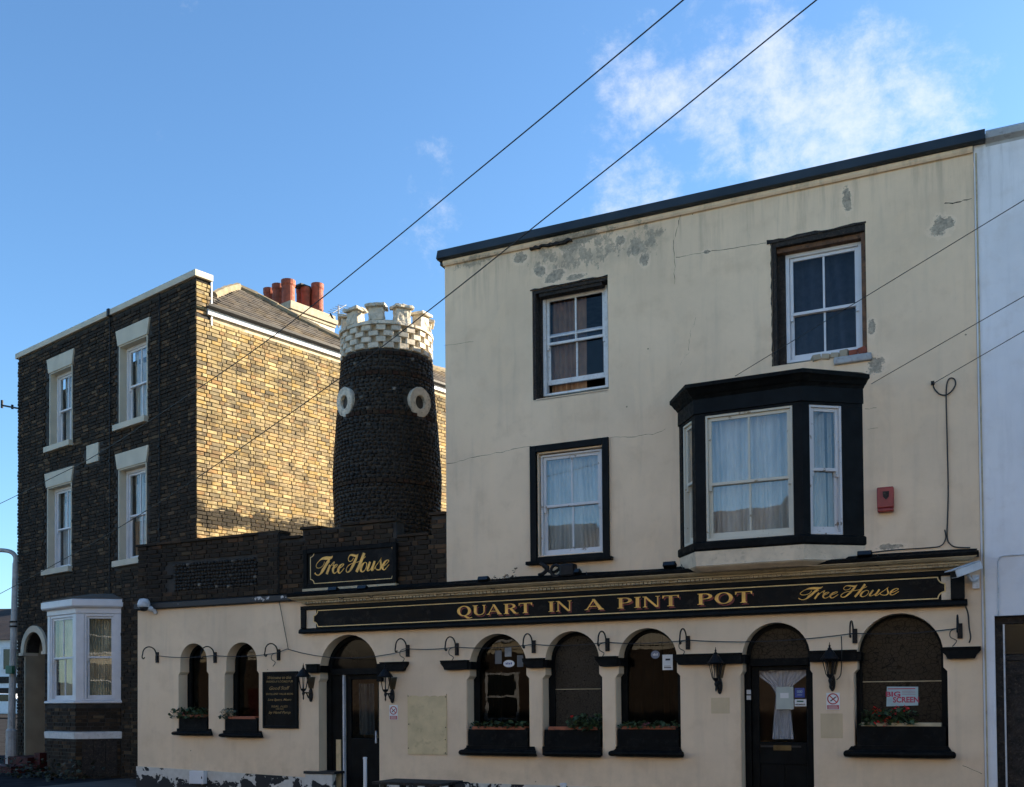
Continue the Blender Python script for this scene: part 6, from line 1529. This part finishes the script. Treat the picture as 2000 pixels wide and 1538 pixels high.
def leaf(bb, p, s_, rg):
    T = Matrix.Translation(p) @ Matrix.Rotation(rg.uniform(0, 6.28), 4, 'Z') @ Matrix.Rotation(rg.uniform(-.9, .9), 4, 'X') @ Matrix.Rotation(rg.uniform(-.5, .5), 4, 'Y')
    n = 7; vs = [(0, 0, 0)]+[(s_*math.cos(6.283*k/n)*(1 if k else .3), s_*math.sin(6.283*k/n)*(1 if k else .3), -.25*s_+.15*s_*(k % 2)) for k in range(n)]
    bb.add(vs, [(0, k+1, (k+1) % n+1) for k in range(n)], T)
def flower(bb, p, s_, rg):
    for _ in range(16):
        q = Vector(p)+Vector((rg.gauss(0, s_*.42), rg.gauss(0, s_*.35), rg.gauss(0, s_*.36))); T = Matrix.Translation(q) @ Matrix.Rotation(rg.uniform(0, 6.28), 4, 'Z') @ Matrix.Rotation(rg.uniform(-1.3, 1.3), 4, 'X')
        r = s_*.34; bb.add([(0, 0, 0)]+[(r*math.cos(1.2566*k), r*math.sin(1.2566*k), r*.3) for k in range(5)], [(0, k+1, (k+1) % 5+1) for k in range(5)], T)
def plant(k, a, c, zt, label, heads, spread, hgt, nleaf, fl_mat, seed, leafmat=None, hang=0.):
    rg = random.Random(seed); x0, x1 = a+(c-a)*spread[0], a+(c-a)*spread[1]
    o = thing('geranium', label, 'plant', ((x0+x1)/2, .05, zt), 'plants in the window boxes')
    b = MB(); st = MB()
    for _ in range(nleaf):
        x = rg.uniform(x0, x1); t = rg.random()**1.3; y = rg.uniform(-.07-hang, .13); z = zt+.03+hgt*t-(hang*.5 if y < -.03 else 0)
        leaf(b, (x, y, z), rg.uniform(.018, .042), rg)
        if rg.random() < .4: st.tube([(x+rg.uniform(-.03, .03), .07, zt), (x, y, z)], .0035, 3)
    b.build('foliage', leafmat or M_LEAF, o); st.build('stems', M_LEAF, o)['kind'] = 'stuff'
    for (px, py, s_) in heads:
        p = P(px, py, .04); fb_ = MB(); flower(fb_, p, s_*1.35, rg); fb_.build('flower', fl_mat, o); st2 = [tuple(p), (p.x+.02, .07, zt)]
        b2 = MB(); b2.tube(st2, .004, 4); b2.build('stalk', M_LEAF, o)
B = {}
for k, lab, tr_ in (('a1', 'black window box with a bushy red geranium on the outermost narrow sill', True), ('a2', 'black window box with a sparse plant on the narrow sill beside the notice board', True), ('b1', 'black window box without blooms under the first of three equal arched windows', True),
               ('b2', 'black window box with a trailing leafy plant under the middle of three equal arched windows', True), ('b3', 'black window box with small pink blooms under the third equal arched window', True), ('b4', 'long black window box with bright red geraniums under the widest arched window', True)):
    B[k] = window_box(k, lab, tr_)
plant('a1', *B['a1'], 'bushy geranium with dull red blooms spilling left of the outermost narrow window', [(352, 1399, .05), (362, 1394, .045), (370, 1402, .04), (344, 1397, .04)], (-.25, .95), .15, 190, plain('dull_red_petal', (.16, .022, .022), .6, .3, 14, 0), 1, hang=.06)
plant('a2', *B['a2'], 'small grey-green plant at the left end of the box beside the notice board', [], (-.12, .28), .16, 45, M_REDFL, 2, plain('grey_green_leaf', (.06, .075, .045), .6, .3, 14, 0), .03)
plant('b1', *B['b1'], 'low dark foliage without blooms in the first equal arched window', [], (.05, .95), .10, 120, M_REDFL, 3)
plant('b2', *B['b2'], 'leafy trailing geranium with one tall red bloom in the middle arched window', [(1118, 1401, .028), (1083, 1431, .02)], (.45, 1.0), .20, 190, M_REDFL, 4, hang=.05)
plant('b3', *B['b3'], 'low plant with pink blooms in the third equal arched window', [(1258, 1415, .03), (1266, 1414, .025), (1255, 1421, .02), (1288, 1420, .022)], (.02, .98), .09, 140, M_PINKFL, 5)
plant('b4', *B['b4'], 'large geranium with bright red blooms in the widest arched window', [(1712, 1392, .055), (1721, 1416, .06), (1728, 1412, .055), (1756, 1417, .045), (1745, 1391, .035), (1769, 1384, .035), (1753, 1384, .025), (1715, 1417, .045), (1735, 1402, .02)], (.05, .70), .19, 220, M_REDFL, 6)
# weeds growing on the cornice
rg = random.Random(8); b = MB()
for k in range(70):
    t = rg.random(); p = P(948+60*t, 1135-4*t, -.16); hgt = .03+.05*math.sin(t*7)**2+(.12 if t > .86 else 0)
    leaf(b, (p.x, p.y+rg.uniform(-.03, .03), p.z+rg.uniform(-.02, hgt)), rg.uniform(.014, .026), rg)
o = b.build('weed', M_BROWNPLANT, None); tag(o, 'dry brown weed growing along the cornice below the net-curtained window', 'plant')
# rubbish under the low sill, garden plants at the foot of the house
rg = random.Random(9); b = MB()
for k in range(260):
    x = rg.uniform(-6.0, -2.6); leaf(b, HM @ Vector((x, -1.1+rg.uniform(-.35, .3)+(.35 if x > -2.9 else 0), .04+rg.random()**2*.38)), rg.uniform(.03, .06), rg)
o = b.build('ground_cover', plain('dark_ground_leaf', (.022, .028, .012), .7, .5, 9, .1), None); o['kind'] = 'stuff'; o['label'] = 'low dark plants growing at the foot of the sooty brick house'
# ================================================================== white posts and the table before the pub
def post(px, py, Yp, r, label):
    p = P(px, py, Yp); b = MB(Matrix.Translation((p.x, Yp, 0))); b.lathe([(r, -.01), (r, p.z-.03), (r*1.15, p.z-.028), (r*1.15, p.z-.006), (r*.8, p.z)], 14); o = b.build('white_post', M_WHITEN, None); return tag(o, label, 'post', 'white posts before the pub')
post(713, 1479, -1.6, .026, 'slim white post standing in front of the open arched doorway'); post(1100, 1530, -1.6, .040, 'white post whose top shows below the middle arched window')
tb_ = thing('pub_table', 'low dark timber table top standing before the pub between its two doors', 'table', (PX(835, 1530, -2.0), -2.0, 0))
q = P(750, 1536, -2.0); q2 = P(884, 1528, -2.0); zt = q2.z
for k in range(4): b = MB(); b.box(q.x, q2.x, -2.3+k*.15, -2.3+k*.15+.142, zt-.035+random.uniform(-.002, .002), zt); b.build('plank', M_RAWDARK, tb_)
for sx in (q.x+.15, q2.x-.15): 
    for sy in (-2.25, -1.75): b = MB(); b.box(sx-.035, sx+.035, sy-.035, sy+.035, -.01, zt-.036); b.build('leg', M_RAWDARK, tb_)
hd = P(905, 1530, -1.9); b = MB(); b.tube(smooth_path([tuple(P(882, 1531, -1.9)), tuple(P(900, 1529, -1.9)), tuple(P(915, 1529.5, -1.9)), tuple(P(918, 1536, -1.9)), tuple(P(918, 1560, -1.9))], 3), .012, 6); b.build('rail', M_IRON, tb_)

# ================================================================== overhead wires
def wire(p0, p1, sag, r, label, n=40, mid=()):
    pts = [p0.lerp(p1, k/n)-Vector((0, 0, 4*sag*(k/n)*(1-k/n))) for k in range(n+1)]
    b = MB(); b.tube(pts, r, 5); o = b.build('overhead_wire', M_CABLE, None); return tag(o, label, 'wire', 'wires strung over the street')
def at(px, py, dep): return CAM+ray(px, py)*dep
def span(a, c, pts, r, label):
    # a sagging wire that hangs in the upright plane through two points of the plan
    n_ = Vector((c.y-a.y, a.x-c.x, 0)).normalized(); out = []
    for (px, py) in pts:
        d = ray(px, py); t = (a-CAM).dot(n_)/d.dot(n_); out.append(tuple(CAM+d*t))
    b = MB(); b.tube(smooth_path(out, 6), r, 5); o = b.build('overhead_wire', M_CABLE, None); return tag(o, label, 'wire', 'wires strung over the street')
span(at(1335, 0, 8.5), at(-120, 1050, 24), [(1640, -258), (1500, -139), (1335, 0), (1190, 121), (1047, 240), (890, 369), (731, 500), (536, 655), (380, 764), (193, 886), (93, 938), (0, 984), (-120, 1040)], .0065, 'upper of the two long wires crossing the open sky')
span(at(1595, 0, 8.5), at(-120, 1190, 24), [(1910, -250), (1740, -115), (1595, 0), (1450, 117), (1299, 240), (1080, 414), (850, 597), (662, 740), (396, 926), (200, 1050), (0, 1160), (-120, 1220)], .0065, 'lower of the two long wires, passing in front of the tower crown')
tq_ = at(-120, 1050, 24); tq2_ = at(-120, 1040, 24)
tp_p = thing('telegraph_pole', 'tall timber telegraph pole carrying the two long street wires', 'pole', (tq_.x, tq_.y, gz(tq_.x)))
b = MB(Matrix.Translation((tq_.x, tq_.y, gz(tq_.x)))); b.lathe([(.14, -.1), (.10, tq2_.z-gz(tq_.x)+.45), (.06, tq2_.z-gz(tq_.x)+.5)], 12); b.build('shaft', M_RAWWOOD, tp_p)
b = MB(Matrix.Translation((tq_.x, tq_.y, tq2_.z))); b.box(-.5, .5, -.05, .05, -.06, .04); b.build('crossarm', M_RAWWOOD, tp_p)
wire(at(2120, 318, 9.), P(1436, 735, -.02), .0, .0045, 'thin wire ending above the bay beside the upper sash window')
wire(at(2150, 493, 9.), P(1702, 750, -.02), .0, .0045, 'thin wire meeting the right tip of the bay cornice')
wire(at(2140, 566, 9.), P(1822, 750, -.04), .0, .0045, 'thin wire fixed to the cream wall above the looped cable')
b = MB(); q = P(1822, 750); b.box(q.x-.02, q.x+.02, -.06, -.001, q.z-.02, q.z+.02); o = b.build('wire_anchor', M_IRON, None); tag(o, 'small dark anchor holding the lowest wire to the cream wall', 'anchor')

# ================================================================== down the side street
lp = thing('street_lamp', 'weathered grey street lamp with curved arm at the corner of the brick house', 'street lamp', (0, 0, 0))
bs = at(22, 1500, 24.2); g = gz(bs.x); base_ = Vector((bs.x, bs.y, g))
tp_ = at(30, 1100, 24.2)
b = MB(); b.tube([(base_.x, base_.y, g), (base_.x, base_.y, g+.9), (base_.x, base_.y, g+.95), (tp_.x, tp_.y, tp_.z)], [.13, .12, .085, .062], 12)
b.tube(smooth_path([tuple(tp_), tuple(at(30, 1088, 24.2)), tuple(at(24, 1080, 24.2)), tuple(at(12, 1076, 24.2)), tuple(at(-12, 1075, 24.2)), tuple(at(-50, 1078, 24.2))], 4), .052, 8); b.build('pole', M_GREYMETAL, lp)
q = at(-55, 1079, 24.2); b = MB(Matrix.Translation(q)); b.lathe([(.02, .08), (.12, .05), (.14, 0), (.10, -.07), (.02, -.09)], 12); b.build('lamp_head', M_GREYMETAL, lp)
q = at(22, 1308, 24.05); b = MB(); b.box(q.x-.14, q.x+.08, q.y-.05, q.y+.04, q.z-.10, q.z+.09); b.build('tag_box', M_GREENBOX, lp, bevel=.01)
for py in (1215, 1224): q = at(26, py, 24.2); b = MB(Matrix.Translation(q)); b.lathe([(.085, -.02), (.09, -.018), (.09, .018), (.085, .02)], 10); b.build('band', M_IRON, lp)
lp.location = (0, 0, 0)
# far houses closing the street
def far_house(pxa, pxb, dep, eave, top, wallm, roofm, label):
    a = at(pxa, 1350, dep); c = at(pxb, 1350, dep); e = Vector((RT.x, RT.y, 0)).normalized(); f_ = Vector((FW.x, FW.y, 0)).normalized(); ln = (c-a).dot(e)
    g = gz(a.x)-.1; T = Matrix(((e.x, f_.x, 0, a.x), (e.y, f_.y, 0, a.y), (0, 0, 1, g), (0, 0, 0, 1)))
    o = thing('far_house', label, 'house', (a.x, a.y, g)); he = at(pxa, eave, dep).z-g; ht = at(pxa, top, dep).z-g
    b = MB(T); b.box(0, ln, 0, 8, 0, he); w = b.build('wall', wallm, o)
    b = MB(T); b.prism([(-.4, he+.002), (8.4, he+.002), (4, ht+1.2), (3.2, ht+1.2), (0.9, ht)] if False else [(-.4, he+.002), (8.4, he+.002), (4, ht)], -.2, ln+.2, 'x'); b.build('roof', roofm, o)
    return o, T, he, ln, g
M_FARROOF = plain('dark_tile_roof', (.035, .025, .022), .9, .3, 1.2, .4)
o, T, he, ln, g = far_house(-260, 60, 66, 1252, 1180, M_WHITE_RENDER, M_FARROOF, 'white house with a dark tiled roof across the far end of the side street')
zf_ = lambda py: at(10, py, 66).z-g
for (x0, x1, y0, y1) in ((ln-2.6, ln-.85, 1295, 1245), (ln-2.6, ln-.85, 1345, 1300)):
    pass
xw1 = ln*(40+260)/320; xw0 = ln*(3+260)/320
b = MB(T); ring(b, xw0, xw1, zf_(1312), zf_(1264), .14, -.08, -.001); b.box((xw0+xw1)/2-.05, (xw0+xw1)/2+.05, -.07, -.002, zf_(1309), zf_(1268)); wf = b.build('window', M_WHITEN, o)
b = MB(T); b.box(xw0+.14, xw1-.14, -.03, -.002, zf_(1308), zf_(1268)); b.build('pane', M_DARKGLASS, wf)
b = MB(T); b.box(-.1, ln+.1, -.05, -.002, zf_(1335), zf_(1322)); b.box(-.1, ln+.1, -.06, -.002, zf_(1356), zf_(1344)); b.build('dark_band', M_RAWDARK, o)
b = MB(T); b.box(ln*.8, ln*.87, 3.6, 4.4, he+1, zf_(1165)); b.build('chimney', M_BRICK_SIDE, o)
# parked car
cg = at(10, 1400, 56); cz_ = gz(cg.x); e = Vector((RT.x, RT.y, 0)).normalized(); f_ = Vector((FW.x, FW.y, 0)).normalized(); cg = at(24, 1380, 56)
car = thing('parked_car', 'white hatchback parked across the far end of the side street', 'car', (cg.x, cg.y, cz_)); T = Matrix(((e.x, f_.x, 0, cg.x-4.0), (e.y, f_.y, 0, cg.y), (0, 0, 1, cz_-.0), (0, 0, 0, 1)))
side = [(.1, .28), (4.1, .28), (4.25, .5), (4.2, .85), (3.3, .98), (2.6, 1.42), (1.0, 1.47), (.25, 1.05), (.05, .7)]
b = MB(T); b.prism([(x, z) for x, z in side], 0, 1.7, 'y'); b.build('body', M_CARPAINT, car, bevel=.05)
for (x0, x1, tx0, tx1) in ((.55, 1.75, 1.05, 1.75), (1.85, 3.15, 1.85, 2.55)): b = MB(T); b.prism([(x0, 1.0), (x1, 1.0), (tx1, 1.37), (tx0, 1.38)], -.012, -.001, 'y'); b.build('side_window', M_DARKGLASS, car)
for wx in (.85, 3.4):
    for wy in (-.02, 1.55): b = MB(T @ Matrix.Translation((wx, wy, .32)) @ Matrix.Rotation(-math.pi/2, 4, 'X')); b.lathe([(.2, -.0), (.31, .0), (.32, .05), (.32, .14), (.2, .18)], 16); w = b.build('wheel', M_TYRE, car); b = MB(T @ Matrix.Translation((wx, wy-.012, .32)) @ Matrix.Rotation(-math.pi/2, 4, 'X')); b.lathe([(.18, 0), (.17, .03)], 12); b.build('rim', M_GREYMETAL, w)
for hx in (4.12, .12): b = MB(T); b.box(hx-.08, hx+.06, -.015, .3, .62, .78); b.build('headlight' if hx > 1 else 'tail_light', M_CAMERA if hx > 1 else M_REDBOX, car)
for lx in (0, 1): 
    b = MB(); y_ = -.012+.004; p0 = at(-60+lx*50, 1432+lx*20, 0) if False else None
# ================================================================== the houses across the street, seen in the panes
M_OPP = [render_mat('warm_cream_render', (.66, .56, .40), [], streak=.3), render_mat('pale_render', (.68, .63, .53), [], streak=.3)]
xo = -34.
M_OPPB = plain('dark_brown_brick_front', (.055, .038, .027), .9, .3, 5, .3)
for i in range(8):
    w_ = 7.0; hh = (5.6, 5.9, 5.7, 5.5, 5.8, 5.6, 5.9, 5.7)[i]; Y0 = -16.4
    o = thing('terrace_house', ('cream', 'pale')[i % 2]+' rendered terrace house facing the pub, '+('at the far end', 'second', 'third', 'fourth', 'fifth', 'sixth', 'seventh', 'last')[i]+' in its row', 'house', (xo+w_/2, Y0-4, 0), 'terrace houses facing the pub')
    b = MB(); b.box(xo+.002, xo+w_-.002, Y0-8, Y0, 3.151, hh); b.build('wall', M_OPP[i % 2], o)
    b = MB(); b.box(xo+.002, xo+w_-.002, Y0-8, Y0-.01, -.1, 3.15); b.build('brick_ground_floor', M_OPPB, o)  # dark lower storey added to keep reflections in the pub's lower panes dark
    b = MB(); b.prism([(Y0+.3, hh+.002), (Y0+.3, hh+.08), (Y0-4, hh+2.3), (Y0-8.3, hh+.08), (Y0-8.3, hh+.002)], xo+.001, xo+w_-.001, 'x'); b.build('roof', M_FARROOF if i % 2 else M_LEAD, o)
    for (wx, z0, z1) in ((1.2, 3.5, 5.0), (4.4, 3.5, 5.0), (4.4, .9, 2.5)):
        b = MB(); ring(b, xo+wx, xo+wx+1.2, z0, z1, .08, Y0+.001, Y0+.06); b.box(xo+wx+.08, xo+wx+1.12, Y0+.002, Y0+.05, (z0+z1)/2-.03, (z0+z1)/2+.03); w2 = b.build('window', M_WHITEN, o)
        b = MB(); b.box(xo+wx+.08, xo+wx+1.12, Y0+.003, Y0+.02, z0+.08, z1-.08); b.build('pane', M_DARKGLASS, w2)
    b = MB(); b.box(xo+1.3, xo+2.25, Y0+.001, Y0+.05, 0, 2.1); b.build('door', M_REDSTEP if i % 2 else M_BLACK, o)
    xo += w_
for o in COL.objects:
    if o.get('local') is not None: del o['local']
